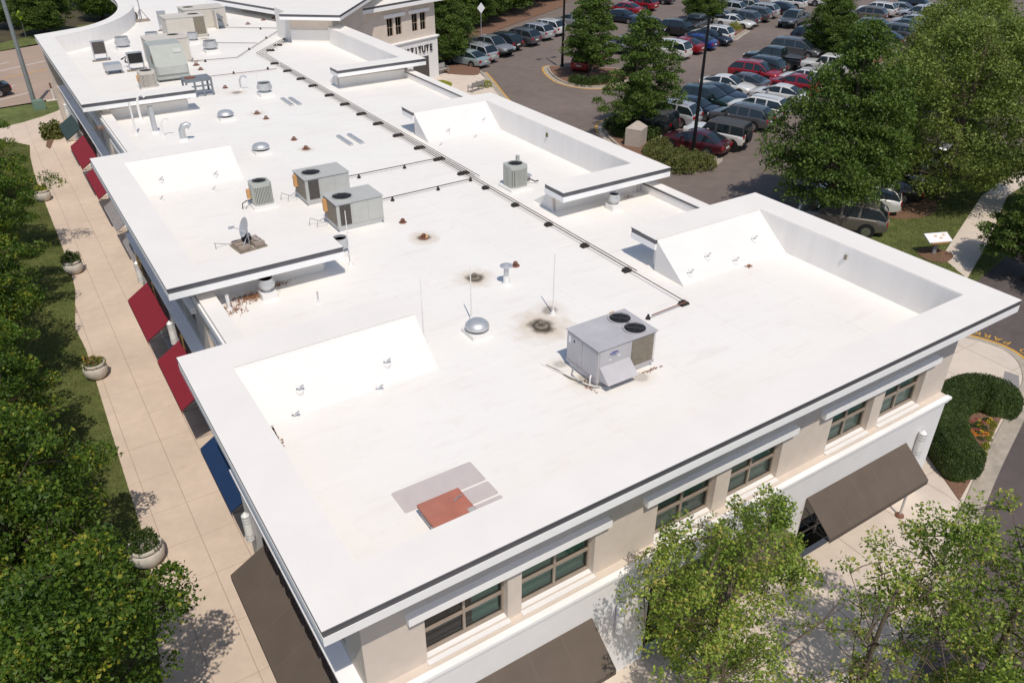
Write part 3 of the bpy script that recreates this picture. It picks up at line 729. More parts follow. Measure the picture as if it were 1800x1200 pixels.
# local axes: x along the facade (corner at 0, running to -x), y into the building
ZW = ZC-.05
def lw(n_, x0, x1, y0, y1, z0, z1, mt): return MB().box(x0,x1,y0,y1,z0,z1).build(n_, mt, W)
wins = [(-2.45,-1.55),(-1.25,-.35+.0),(-6.3,-5.35),(-5.05,-4.1)]
wins = [(-3.1,-2.35),(-2.05,-1.3),(-6.2,-5.45),(-5.15,-4.4)]
mb = MB(); wall(mb, 'x', .12, .4, -14, -.1, 3.9, ZW-.5, [(a,b,4.6,6.1) for a, b in wins]); mb.build('upper_wall', 'stucco_tan', W)
for a, b in wins:
    f_ = MB()
    for x in (a,(a+b)/2-.02,b-.05): f_.box(x,x+.05,.22,.28,4.6,6.1)
    for z in (4.6,5.3,6.05): f_.box(a+.05,b-.05,.223,.277,z,z+.05)
    fo = f_.build('window', 'frame_bronze', W)
    for xa, xb in ((a+.05,(a+b)/2-.02),((a+b)/2+.03,b-.05)):
        for lo, hi in ((4.65,5.3),(5.35,6.05)): MB().add([(xa,.25,lo),(xb,.25,lo),(xb,.25,hi),(xa,.25,hi)],[(0,1,2,3)]).build('pane', 'shop_glass', fo)
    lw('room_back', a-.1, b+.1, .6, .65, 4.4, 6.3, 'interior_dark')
for a, b in ((-3.5,-.9),(-6.6,-4.0)): lw('lintel', a, b, -.02, .119, 6.15, 6.42, 'trim_white')
lw('ground_storey_wall', -14, 0, 0, .4, 0, 3.75, 'stucco_white'); lw('cornice', -14, .14, -.14, .4, 3.85, 3.95, 'trim_white'); lw('cornice_mould', -14, .07, -.07, .4, 3.75, 3.85, 'trim_white')
lw('end_wall', -.3, -.02, .4, 15, 0, ZW-.5, 'stucco_tan')
lw('fascia', -14, .55, -.5, 15, ZW-.5, ZW-.2, 'trim_white'); lw('drip_band', -14, .54, -.49, 15, ZW-.2, ZW-.03, 'dark_flashing'); lw('coping', -14, .56, -.51, 15, ZW-.03, ZW, 'white_membrane_cap')
lw('shopfront', -3.4, -1.3, -.015, -.001, .1, 2.3, 'coil_dark')
sg = thing('wall_lettering', 'black raised capital letters on white wall of the far wing', 'sign', tuple(W.location)+()); sg.rotation_euler = W.rotation_euler
sg.location = (W.location.x, W.location.y, 2.95)
for i, ch in enumerate('INSTITUTE'):
    text_obj('letter', ch, .86, 'sign_dark', sg, (-.95-(8-i)*.50, -.06, 0), (R(90),0,0), depth=.05, sx=.8)
# ================================================================== things on the roof
def fan(parent, x, y, z, r):
    o = MB().lathe([(r,z-.003),(r+.035,z-.003),(r+.035,z+.045),(r,z+.045),(r,z-.003)], x, y, 28, False).build('fan_collar', parent.get('_lid', 'cabinet_light'), parent, True)
    MB().ring(x, y, z+.006, .0005, r, 28).build('fan_well', 'fan_dark', o)
    b = MB()
    for k in range(4):
        a = k*math.pi/2+.4
        for s0, s1 in ((.12,.85),):
            c1, s1_ = math.cos(a), math.sin(a); c2, s2 = math.cos(a+.75), math.sin(a+.75)
            b.add([(x+r*.15*c1,y+r*.15*s1_,z+.018),(x+r*.85*c1,y+r*.85*s1_,z+.014),(x+r*.8*c2,y+r*.8*s2,z+.03),(x+r*.15*c2,y+r*.15*s2,z+.024)],[(0,1,2,3)])
    b.lathe([(.0005,z+.01),(r*.22,z+.012),(r*.2,z+.035),(.0005,z+.04)], x, y, 12)
    b.build('fan_blades', 'fan_blade', o)
    w = MB()
    for rr in (.33,.66): w.lathe([(r*rr-.006,z+.041),(r*rr+.006,z+.041),(r*rr+.006,z+.047),(r*rr-.006,z+.047)], x, y, 24, False)
    for k in range(4):
        a = k*math.pi/4; w.tube([(x-r*math.cos(a),y-r*math.sin(a),z+.044),(x+r*math.cos(a),y+r*math.sin(a),z+.044)], .006, 4)
    w.build('fan_guard', 'fan_blade', o)

def rtu(name, label, cat, loc, L, W, H, cab, fans, coil_front=None, coil_left=None, hood=None, group=None, rz=0, panels=(), curb='white_metal', legs=False):
    t = thing(name, label, cat, loc, R(rz), group)
    MB().box(.06,L-.06,.06,W-.06,-.02,.14).build('curb', curb, t)
    MB().box(-.01,L+.01,-.01,W+.01,.14,.22).build('base_rail', cab, t)
    MB().box(0,L,0,W,.22,H-.03).build('cabinet', cab, t)
    MB().box(-.035,L+.035,-.035,W+.035,H-.03,H).build('top_panel', cab, t)
    t['_lid'] = cab
    for x, y, r in fans: fan(t, x, y, H, r)
    del t['_lid']
    if coil_front:
        a, b, mt = coil_front; MB().box(a,b,-.012,-.001,.26,H-.08).build('coil', mt, t)
    if coil_left:
        a, b, mt = coil_left; MB().box(-.012,-.001,a,b,.26,H-.08).build('coil', mt, t)
    for side, a, b in panels:
        if side == 'f': MB().box(a+.012,b-.012,-.014,-.001,.25,H-.07).build('access_panel', cab, t)
        else: MB().box(-.014,-.001,a+.012,b-.012,.25,H-.07).build('access_panel', cab, t)
    if hood:
        a, b, z0, z1, d = hood
        h = MB().add([(a,-.016,z1),(b,-.016,z1),(b,-d,z0+.02),(a,-d,z0+.02),(a,-.016,z0-.02),(b,-.016,z0-.02)], [(0,3,2,1),(0,4,3),(1,2,5),(0,1,5,4)])
        h.build('intake_hood', cab, t)
    return t

# nearest package unit, two fans
x, y = 9.28, 4.42
t = rtu('rooftop_unit', 'large lilac grey air conditioner with two top fans and blue oval badge', 'air conditioner', (x,y,ZR), 1.98, 1.36, 1.16, 'cabinet_grey',
        [(1.52,.36,.30),(1.52,1.0,.30)], coil_front=(1.14,1.90,'coil'), hood=(.06,1.08,.24,.62,.42), panels=(('f',.03,1.1),('l',.03,.66),('l',.68,1.33)))
lg = MB(); n_ = 24
lg.add([(.52+.15*math.cos(2*math.pi*k/n_), -.019, .93+.055*math.sin(2*math.pi*k/n_)) for k in range(n_)], [tuple(range(n_))])
lo_ = lg.build('badge', 'logo_blue', t)
text_obj('badge_lettering', 'Carrier', .085, 'logo_white', lo_, (.52,-.022,.93), (R(90),0,0))
MB().box(.36,.60,-.0185,-.0145,.80,.845).build('data_plate', 'sticker', t); MB().box(.36,.44,-.0188,-.0146,.745,.775).build('data_plate', 'logo_white', t); MB().box(.66,.74,-.0188,-.0146,.80,.825).build('data_plate', 'logo_white', t)
MB().box(-.0188,-.0145,1.18,1.27,.80,1.0).build('data_plate', 'logo_white', t); MB().lathe([(.0005,0),(.03,0)], 0, 0, 12).build('data_plate', 'logo_white', t).matrix_local = Matrix.Translation((-.019,1.02,.93)) @ Matrix.Rotation(R(90),4,'Y')
MB().box(1.92,1.945,-.02,-.001,.25,1.08).build('corner_post', 'pvc_white', t)
MB().tube([(.30,-.25,.02),(-.12,.10,.05),(-.30,.75,.04),(-.42,1.1,.03),(-.60,1.75,.02)], .018, 6).build('drain_pipe', 'pvc_white', t, True)
MB().tube([(-.10,.16,.05),(-.10,.16,.26),(-.04,.20,.30)], .022, 6).build('drain_pipe', 'pvc_white', t, True)
MB().box(1.55,1.72,1.36,1.5,.85,1.12).build('junction_box', 'label_orange', t)
MB().tube([(-.06,.35,.2),(-.16,.3,.05),(-.34,.7,.03),(-.40,1.2,.03),(-.52,1.6,.02)], .022, 6).build('drain_pipe', 'coil', t, True)
MB().tube([(-.04,.9,.3),(-.22,.8,.06),(-.26,.4,.04),(-.10,.02,.04),(.2,-.12,.03)], .016, 6).build('drain_pipe', 'vinyl_duct', t, True)

g_ = 'single fan package units in the middle of the roof'
for (x, y, lab) in ((7.38,20.75,'single fan grey package unit farther from the red hatch, beside short gas pipe'), (7.42,17.62,'single fan grey package unit in front of its twin, white rod before it')):
    t = rtu('package_unit', lab, 'air conditioner', (x,y,ZR), 1.85, 1.32, 1.12, 'cabinet_light', [(.50,.64,.37)], coil_front=(.12,.55,'coil_dark'), coil_left=(.06,1.26,'coil'), panels=(('f',.60,1.22),('f',1.24,1.83)), group=g_)
    MB().box(-.14,-.013,.92,1.08,.55,1.02).build('disconnect_box', 'label_orange', t)
    MB().tube([(-.06,1.0,.55),(-.10,1.05,.3),(-.30,1.2,.12),(-.62,1.25,.3),(-.7,1.25,.05)], .014, 6).build('conduit', 'vinyl_duct', t, True)
    MB().tube([(-.06,.9,.5),(-.20,.8,.2),(-.45,.9,.28),(-.5,.95,.03)], .012, 6).build('conduit', 'vinyl_duct', t, True)

def condenser(label, loc, w, h, mt, rz=0, group=None, pipes=True):
    t = thing('condenser_unit', label, 'air conditioner', loc, R(rz), group)
    MB().cbox(0,0,w+.22,w+.2,-.02,.10).build('pad', 'white_metal', t)
    rc = w*.22; pts = []
    for cx, cy, a0 in ((w/2-rc,w/2-rc,0),(-w/2+rc,w/2-rc,90),(-w/2+rc,-w/2+rc,180),(w/2-rc,-w/2+rc,270)):
        for k in range(5): a = R(a0+k*22.5); pts.append((cx+rc*math.cos(a), cy+rc*math.sin(a)))
    MB().prism([(p*.93,q*.93) for p,q in pts], .10, h-.10).build('coil_core', 'coil_dark', t)
    MB().prism(pts, .10, .17).build('base_pan', mt, t); lid = MB().prism(pts, h-.13, h).build('top_panel', mt, t)
    # louvred jacket: upright ribs round the coil
    rb = MB(); per = []
    for i in range(len(pts)):
        a, b = np.array(pts[i]), np.array(pts[(i+1)%len(pts)]); d = np.linalg.norm(b-a); m_ = max(1, int(d/.055))
        for k in range(m_): per.append(a+(b-a)*(k+.5)/m_)
    for p in per:
        nrm = p/np.linalg.norm(p); tt = np.array([-nrm[1], nrm[0]])*.017
        i0 = p*.94
        rb.add([(*(p-tt),.17),(*(p+tt),.17),(*(i0+tt),.17),(*(i0-tt),.17),(*(p-tt),h-.13),(*(p+tt),h-.13),(*(i0+tt),h-.13),(*(i0-tt),h-.13)],
               [(0,1,5,4),(1,2,6,5),(3,0,4,7),(2,3,7,6)])
    lv = rb.build('louvres', mt, t); lv['kind'] = 'stuff'
    t['_lid'] = mt; fan(t, 0, 0, h, w*.36); del t['_lid']
    if pipes:
        MB().box(-w/2-.16,-w/2-.04,-.02,.12,.35,.72).build('disconnect_box', 'label_orange', t)
        MB().tube([(-w/2+.02,0,.3),(-w/2-.22,.02,.28),(-w/2-.42,-.05,.22),(-w/2-.44,-.05,0)], .02, 6).build('line_set', 'rubber_block', t, True)
        MB().tube([(-w/2+.02,-.1,.2),(-w/2-.2,-.14,.16),(-w/2-.35,-.1,.0)], .014, 6).build('line_set', 'vinyl_duct', t, True)
    return t
condenser('ribbed green grey condenser left of the twin package units', (5.92,21.95,ZR), .78, .98, 'condenser_green', group='ribbed condensers')
x, y = G(910,334,ZR); t = condenser('ribbed green grey condenser beside the long pipe run on the right', (x+.1,y+.35,ZR), .84, 1.02, 'condenser_green', group='ribbed condensers', pipes=False)
MB().box(.30,.42,.30,.44,.75,1.22).build('disconnect_box', 'cabinet_light', t)
MB().tube([(.4,-.1,.2),(.75,.0,.22),(.95,-.1,.10),(1.1,-.15,.12)], .028, 6).build('line_set', 'rubber_block', t, True); MB().box(.6,.95,.15,.42,.25,.32).build('line_cover', 'lamp_grey', t); MB().box(.66,.9,.2,.36,-.02,.25).build('line_cover_stand', 'cabinet_light', t)
x, y = G(266,158,ZR); t = condenser('ribbed beige condenser at the front of the far left roof', (x,y+.5,ZR), .95, 1.0, 'cabinet_beige', group='ribbed condensers', pipes=False)
MB().tube([(-.55,-.3,.75),(-.6,-.35,.3),(-.5,-.5,0)], .02, 6).build('line_set', 'vinyl_duct', t, True); MB().box(-.62,-.5,-.3,-.16,.5,.85).build('disconnect_box', 'label_orange', t)

# make-up air hood, angled front, far left
x, y = G(308,143,ZR)
t = thing('makeup_air_unit', 'tall sage green make-up air cabinet with sloping front at far left', 'air conditioner', (x-.95,y,ZR))
MB().box(0,1.9,.05,2.3,.15,.45).build('base', 'cabinet_green', t)
MB().extrude([(.0,.45),(2.4,.45),(2.4,2.05),(.75,2.05),(.0,.95)], 'x', 0, 1.9).build('cabinet', 'cabinet_green', t)
MB().extrude([(-.02,.45),(-.02,.93),(.0,.95),(.0,.45)], 'x', .1, 1.8).build('drip_lip', 'cabinet_light', t)
MB().add([(1.25,.42-.018,1.60),(1.75,.42-.018,1.60),(1.75,.58-.018,1.834),(1.25,.58-.018,1.834)],[(0,1,2,3)]).build('data_plate', 'cabinet_light', t)
MB().box(-.015,-.001,.5,1.0,1.0,1.5).build('louvre', 'coil', t)
MB().box(.15,1.75,.15,2.2,-.02,.15).build('curb', 'dark_flashing', t)
x, y = G(352,168,ZR)
t = thing('fan_stand', 'low grey galvanised duct stand in front of the make-up air cabinet', 'fan stand', (x,y,ZR))
MB().box(-.75,.75,-.35,.75,.85,1.0).build('deck', 'steel_blue', t); MB().lathe([(.001,1.0),(.32,1.0),(.32,1.03),(.001,1.03)], -.35, .2, 20).build('outlet', 'rust', t)
for xx in (-.7,-.25,.2,.7): MB().box(xx-.05,xx+.05,-.35,-.25,-.02,.85).build('leg', 'steel_blue', t)
for xx in (-.7,.7): MB().box(xx-.05,xx+.05,.65,.75,-.02,.85).build('leg', 'steel_blue', t)
for zz in (.28,.6): MB().box(-.7,.7,-.34,-.28,zz-.04,zz+.04).build('rail', 'steel_blue', t)

# beige package units at the far end
def beige(label, px, py, L, W, H, fans, rz=0, hood=None, front=None):
    x, y = G(px, py, ZR)
    return rtu('package_unit', label, 'air conditioner', (x,y,ZR), L, W, H, 'cabinet_beige', fans, coil_front=front, hood=hood, panels=(('f',.05,L*.48),), group='beige package units at the far end', rz=rz)
beige('beige rooftop unit with fan behind the sage green cabinet', 268,117, 2.6,2.0,1.6, [(1.9,1.2,.36)], 0)
beige('weathered beige rooftop unit with dark coil end and top fan', 298,72, 2.9,2.0,1.55, [(2.25,.9,.40)], 0, front=(2.0,2.8,'coil'))
beige('beige rooftop unit with folded dark hoods on its right end', 330,54, 3.2,2.2,1.5, [(.6,1.2,.40)], 0)
x, y = G(385,52,ZR); t = thing('intake_louvre', 'dark folded intake hood standing at a beige unit end', 'vent hood', (x,y,ZR))
for z in (.25,.75): MB().extrude([(0,z),(.55,z+.1),(0,z+.5)], 'y', 0, 1.3).build('hood_blade', 'steel_blue', t)
MB().box(-.1,.0,0,1.3,-.02,1.4).build('frame', 'cabinet_beige', t)
beige('beige rooftop unit with stacked hoods near the top edge', 424,22, 1.9,1.8,1.7, [(.9,1.2,.35)], 0, hood=(.9,1.8,.3,.8,.5), front=(.05,.8,'coil'))
x, y = G(520,8,ZR); t = thing('rooftop_unit', 'round cornered grey rooftop unit cut by the top edge', 'air conditioner', (x,y+1,ZR))
MB().lathe([(1.3,0),(1.3,1.4),(.001,1.4)], 0, 0, 24).build('cabinet', 'cabinet_light', t, True); MB().lathe([(.9,1.4),(.95,1.4),(.95,1.46),(.9,1.46)],0,0,24).build('fan_collar','cabinet_light',t)

# wall-type split units on stands, far left
def stand_unit(label, px, py, w, h, face, lie=False):
    x, y = G(px, py, ZR); t = thing('split_unit', label, 'air conditioner', (x,y,ZR), 0, 'small split units at far left')
    if lie:
        MB().box(-w/2,w/2,-.2,h,.25,.6).build('casing', 'lamp_grey', t)
        for xx in (-w/2+.06,w/2-.1): MB().box(xx,xx+.06,-.2,h,-.02,.25).build('foot', 'vinyl_duct', t)
    else:
        MB().box(-w/2,w/2,-.16,.16,.45,.45+h).build('casing', 'lamp_grey', t)
        MB().box(-w/2+.05,w/2-.05,-.175,-.161,.5,.4+h).build('grille', face, t)
        for xx in (-w/2,w/2-.06): MB().box(xx,xx+.06,-.12,.12,-.02,.45).build('leg', 'lamp_grey', t)
        MB().box(-w/2-.15,w/2+.15,-.18,.18,-.02,.06).build('sleeper', 'wood_block', t)
    return t
stand_unit('small dark faced unit raised on legs, farthest left', 179,107, .85,.85,'coil_dark')
stand_unit('small grey unit lying flat on feet left of the condenser', 202,130, 1.0,.75,'coil_dark', True)
stand_unit('small unit with open black front and hoses', 242,124, .95,.7,'fan_dark')
stand_unit('narrow grey cabinet on legs beside weathered beige unit', 289,54, .6,1.0,'lamp_grey')
x0, y0 = G(216,119,ZR); x1, y1 = G(232,122,ZR)
tag(MB().tube([(x0,y0,ZR+.5),(x0+.3,y0,ZR+.65),((x0+x1)/2,y0-.1,ZR+.35),(x1,y1,ZR+.4)], .05, 8).build('flexible_hose', 'rubber_block', None, True), 'black flexible hose between two small units', 'hose')

# vents -----------------------------------------------------------------
def mushroom(label, px, py, r=.36, tall=.0, group='mushroom roof vents'):
    x, y = G(px, py, ZR); t = thing('roof_vent', label, 'vent', (x,y,ZR), 0, group)
    MB().cbox(0,0,r*1.9,r*1.9,-.02,.14+tall).build('curb', 'white_metal', t)
    MB().lathe([(r*.7,.14+tall),(r*.7,.24+tall)], 0, 0, 24).build('throat', 'fan_dark', t, True)
    MB().lathe([(r*.95,.22+tall),(r*1.02,.25+tall),(r*.96,.33+tall),(r*.75,.41+tall),(r*.4,.455+tall),(.001,.465+tall)], 0, 0, 32).build('hood', 'galvanised', t, True, 60)
    return t
mushroom('spun metal mushroom vent nearest the large two fan unit', 839,586,.36)
mushroom('spun metal mushroom vent behind the left ribbed condenser', 460,268,.40)
mushroom('spun metal mushroom vent farther back, left of a rusty drain', 398,209,.42)
def upblast(label, px, py, r=.36, h=.6):
    x, y = G(px, py, ZR); t = thing('exhaust_fan', label, 'vent', (x,y,ZR), 0, 'upblast exhaust fans')
    MB().cbox(0,0,r*1.9,r*1.9,-.02,.22).build('curb', 'white_metal', t)
    MB().lathe([(r*.55,.22),(r*.6,.3),(r*1.0,.38),(r*1.05,.5),(r*.85,.5+h*.4),(r*.9,.5+h*.5),(r*.82,.5+h*.48),(r*.8,.46+h*.4)], 0, 0, 28, False).build('windband', 'galvanised', t, True, 60)
    MB().lathe([(.001,.46+h*.4),(r*.8,.46+h*.4)], 0, 0, 20).build('impeller_shadow', 'fan_dark', t)
    return t
upblast('barrel shaped metal exhaust fan near the left end of pipes', 467,168,.42,.5)
upblast('metal exhaust fan in leaf litter below the middle left parapet', 472,521,.26,.35)
upblast('metal exhaust fan behind the middle left parapet corner', 601,450,.27,.45)
upblast('small metal exhaust fan beside the right return wall', 1078,367,.24,.3)
upblast('tall metal exhaust fan on white box, far left', 218,88,.5,.8)
upblast('tall metal exhaust fan beyond the sage green cabinet', 270,78,.5,.7)
upblast('grease stained exhaust fan among clutter at far centre', 372,92,.5,.6)
upblast('exhaust fan against the end of weathered beige unit', 341,76,.4,.5)

x, y = G(890,499,ZR); t = thing('flue_pipe', 'metal flue pipe with conical rain cap', 'vent', (x,y,ZR))
MB().lathe([(.17,-.02),(.17,.015),(.11,.05),(.10,.30)], 0, 0, 20).build('boot', 'white_metal', t, True); MB().lathe([(.085,.28),(.085,.66)], 0, 0, 20).build('pipe', 'galvanised', t, True)
MB().lathe([(.21,.66),(.215,.675),(.001,.78)], 0, 0, 24).build('rain_cap', 'galvanised', t, True, 60)
def pipe_stub(label, px, py, h, r, mt='pvc_white', hook=0, group=None):
    x, y = G(px, py, ZR); t = thing('vent_pipe', label, 'pipe', (x,y,ZR), 0, group)
    MB().lathe([(r*2,-.02),(r*2,.02),(r*1.15,.12)], 0, 0, 14).build('boot', 'white_metal', t, True)
    if hook: MB().tube([(0,0,0),(0,0,h*.7),(hook*.10,-.02,h*.93),(hook*.26,-.03,h),(hook*.40,-.05,h*.86)], r, 10).build('pipe', mt, t, True)
    else:
        MB().tube([(0,0,0),(0,0,h)], r, 12, False).build('pipe', mt, t, True); MB().lathe([(.001,h-.06),(r*.95,h-.06)],0,0,12).build('bore','fan_dark',t)
    return t
pipe_stub('white vent pipe standing in leaf litter by low parapet', 404,546,.55,.06)
pipe_stub('bent galvanised gooseneck pipe beside the middle left parapet', 323,247,.75,.15,'galvanised',1)
pipe_stub('tall galvanised pipe with cap beyond the gooseneck', 274,234,1.35,.13,'galvanised')
pipe_stub('white hooked pipe against the far left return wall', 248,210,1.3,.07,'pvc_white',1)
pipe_stub('white straight pipe before the far left return wall', 240,236,1.6,.05)
pipe_stub('small white hooked pipe behind the middle left parapet', 288,240,.9,.04,'pvc_white',1)
pipe_stub('thin grey pipe stub between low parapet and exhaust fan', 560,532,.38,.03,'galvanised')
pipe_stub('thin bent pipe near the far rusty drain', 424,158,.8,.05,'galvanised',1)
x, y = G(250,38,ZR); t = thing('antenna_frame', 'thin bent antenna mast on a ballast tripod', 'antenna', (x,y,ZR))
MB().tube([(0,0,.1),(.0,0,1.6),(-.5,0,2.4),(-.8,0,2.4)], .04, 6).build('mast', 'vinyl_duct', t)
for a in (0,2.1,4.2): MB().tube([(0,0,1.0),(.6*math.cos(a),.6*math.sin(a),.05)], .03, 6).build('leg', 'vinyl_duct', t)
MB().cbox(0,0,1.2,.6,-.01,.15).build('ballast', 'concrete_block', t)

# drains with dirty rings
dl_ = [('domed roof drain in the widest dark stain beside the two fan unit',952,573,.17,'coil'),('domed roof drain in a dark ring behind the middle rod',834,488,.15,'coil'),
       ('domed roof drain in a dark stain with orange debris',745,418,.15,'rust'),('small rusty drain right of the front package unit',708,391,.13,'rust'),
       ('small rusty drain behind the flue cap',906,467,.13,'rust'),('dark drain with pink stain near the rear package unit',538,262,.16,'rust'),
       ('small rusty drain left of the pair of grey bars',517,246,.14,'rust'),('rusty drain with brown streaks near the mushroom vent',452,200,.15,'rust'),
       ('small rusty drain in front of the streaked one',468,209,.14,'rust'),('rusty drain at the end of far pipe',345,115,.2,'rust'),('small rusty drain before the far pipe',353,123,.16,'rust'),
       ('small rusty drain right of the steel stand',396,155,.15,'rust'),('small rusty drain near the top pipe, left of a twin',463,36,.2,'rust'),('small rusty drain near the top pipe, right of a twin',481,33,.2,'rust'),('small dark drain above the straight far pipe',436,43,.2,'rust')]
for lab, px_, py_, r_, mt_ in dl_:
    r_ *= .78
    x, y = G(px_, py_, ZR); t = thing('roof_drain', lab, 'drain', (x,y,ZR), 0, 'roof drains')
    MB().lathe([(r_*1.5,-.01),(r_*1.5,.015),(r_*1.1,.03),(.001,.03)], 0, 0, 20).build('clamp_ring', mt_, t, True)
    d = MB()
    for k in range(12):
        a = 2*math.pi*k/12; d.tube([(r_*.8*math.cos(a),r_*.8*math.sin(a),.03),(r_*.72*math.cos(a),r_*.72*math.sin(a),.12),(r_*.3*math.cos(a),r_*.3*math.sin(a),.16)], .012, 4)
    d.lathe([(r_*.6,.125),(r_*.6,.15),(.001,.165)], 0, 0, 16); d.build('strainer', mt_ if mt_ == 'rust' else 'wood_block', t)
x, y = G(748,418,ZR); tag(MB().lathe([(.001,.0),(.07,.0),(.06,.05),(.001,.08)], x+.03, y-.02, 10).build('debris_lump', 'label_orange'), 'small orange lump of debris at a roof drain', 'debris'); bpy.data.objects['debris_lump'].location.z = ZR+.03

# lightning rods
for lab, px_, py_, top in (('thin white rod between drain and two fan unit',972,552,2.05),('thin white rod behind the near mushroom vent',829,563,1.8),('thin white rod right of the near left parapet',746,604,2.1),('thin white rod in front of the package unit',617,466,2.0),('thin white rod at the bend of the pipe run',492,118,1.7),('short white rod by the barrel shaped exhaust fan',455,158,1.1)):
    x, y = G(px_, py_, ZR); t = thing('lightning_rod', lab, 'rod', (x,y,ZR), 0, 'white rods on the roof')
    MB().lathe([(.10,-.02),(.10,.02),(.05,.10),(.04,.13)], 0, 0, 14).build('foot', 'white_metal', t, True); MB().tube([(0,0,.1),(0,0,top)], [.024,.014], 8).build('rod', 'pvc_white', t, True)

# little braced outlets on the sloped parapet backs
def sl_z(y, ytop, ybot): return ZR+.02+(ZC-.12-ZR)*(y-ybot)/(ytop-.09-ybot)
def stubs(block, pts, ytop, ybot):
    nm = ('upper left','upper right','lower left','lower right')
    for k, (px_, py_) in enumerate(pts):
        z = ZR+.5
        for _ in range(8):
            x, y = G(px_, py_, z); z = min(max(sl_z(y, ytop, ybot), ZR), ZC)
        t = thing('scupper_stub', f'{nm[k]} of four small grey outlets on the {block} parapet slope', 'pipe', (x,y,z), 0, 'outlets on parapet slopes')
        MB().lathe([(.10,-.05),(.10,.03),(.05,.06)], 0, 0, 12).build('boot', 'white_metal', t, True); MB().tube([(0,0,0),(0,-.03,.13)], .038, 8).build('stem', 'lamp_grey', t, True)
        MB().tube([(0,-.03,.13),(.10,-.05,.20)], .028, 8).build('arm', 'galvanised', t, True); MB().tube([(0,-.03,.13),(-.08,.0,.19)], .024, 8).build('arm', 'white_metal', t, True)
stubs('near right', ((1218,442),(1300,414),(1240,474),(1321,445)), 8.92, 7.45)
stubs('near left', ((508,668),(660,622),(531,711),(682,662)), 8.78, 7.45)
stubs('middle left', ((272,305),(366,289),(287,335),(381,320)), 26.7, 25.2)
stubs('middle right', ((772,216),(834,203),(788,241),(850,227)), 27.0, 25.5)
x, y = G(1490,452,ZR+.75); tag(MB().box(20.12,20.18,y-.04,y+.04,ZR+.7,ZR+.86).build('overflow_scupper', 'coil'), 'small brown outlet in the near right parapet wall', 'outlet')
x, y = G(975,238,ZR+.7); tag(MB().box(19.42,19.48,y-.05,y+.05,ZR+.7,ZR+.88).build('overflow_scupper', 'leaf_shrub'), 'small stained outlet in the middle right parapet wall', 'outlet')

# pipe run on rubber blocks
PR = thing('conduit_run', 'long run of dark pipes on rubber blocks along the roof', 'pipes', (0,0,0))
px_run = 14.55
for k, off in enumerate((0,.13,.26,.39)):
    ys0 = 6.55 if k == 0 else (9.0 if k == 1 else 20.4-.2*k)
    pts = [(px_run+off-.1,ys0,ZR+.13),(px_run+off-.1,46.4-off*.3,ZR+.13),(px_run+off*1.3-.15,49.6-off,ZR+.13),(18.6+off,54.6-off*.8,ZR+.13)]
    MB().tube(pts, .016, 6).build('pipe', 'pipe_dark', PR, True)
for px_, py_ in ((1207,533),(1101,477),(1026,434),(962,397),(906,362),(857,331),(815,306),(768,282),(734,262),(697,240),(664,219),(634,202),(605,185),(579,169),(552,152),(529,140),(506,126),(483,113)):
    x, y = G(px_, py_, ZR); wd_ = .22 if y < 20 else .44
    x = px_run-.1+(wd_-.22)*.4
    MB().extrude([(-wd_/2-.06,0),(wd_/2+.06,0),(wd_/2,.1),(-wd_/2,.1)], 'y', -.11, .11).build('support_block', 'rubber_block', PR).location = (x, y, ZR)
for a in (.15,.45,.8):
    x, y = 15.0+(18.6-15.0)*a, 49.6+(54.6-49.6)*a; b_ = MB().extrude([(-.3,0),(.3,0),(.24,.1),(-.24,.1)], 'y', -.12, .12).build('support_block', 'rubber_block', PR); b_.location = (x+.1, y, ZR); b_.rotation_euler.z = R(-35)
def gas(label, a, b, sup, mt, z=.12, r=.02):
    t = thing('gas_pipe', label, 'pipes', (0,0,0), 0, 'branch pipes on the roof')
    A_ = G(*a, ZR+z); B_ = G(*b, ZR+z); MB().tube([(*A_,ZR+z),(*B_,ZR+z)], r, 6).build('pipe', mt, t, True)
    for q in sup:
        x, y = G(*q, ZR); MB().lathe([(.11,0),(.09,.02),(.05,.10),(.04,.15)], 0, 0, 4).build('support_block', 'rubber_block', t).location = (x, y, ZR)
gas('rusty branch pipe from the pipe end to the two fan unit', (1207,530), (1146,554), ((1139,560),), 'rust')
gas('thin branch pipe to the rear package unit', (770,278), (613,310), ((711,296),(631,313)), 'pipe_dark')
gas('thin branch pipe to the front package unit', (829,314), (672,350), ((827,318),(770,334),(690,353)), 'pipe_dark')
gas('long thin reddish pipe across the far roof', (486,121), (352,136), ((471,122),(411,130)), 'rust', .1, .018)
gas('thin pipe running to the far beige unit', (418,101), (333,108), ((361,109),), 'pipe_dark', .08, .018)
gas('thin pipe slanting towards the angled pavilion', (500,47), (418,100), ((468,68),(438,88)), 'pipe_dark', .08, .018)
gas('straight thin pipe near the top of the roof', (500,50), (392,48), ((458,52),), 'pipe_dark', .08, .018)
gas('straight thin pipe behind the sage green cabinet', (452,76), (360,75), (), 'pipe_dark', .08, .018)
# pairs of grey sleepers
for lab, px_, py_ in (('left grey bar of the nearer pair on the roof',606,249),('right grey bar of the nearer pair on the roof',625,246),('left grey bar of the farther pair on the roof',505,181),('right grey bar of the farther pair on the roof',519,180)):
    x, y = G(px_, py_, ZR); o = tag(MB().box(-.10,.10,-.85,.85,-.01,.11).build('roof_sleeper', 'galvanised'), lab, 'bar', 'grey bars on the roof'); o.location = (x, y, ZR)

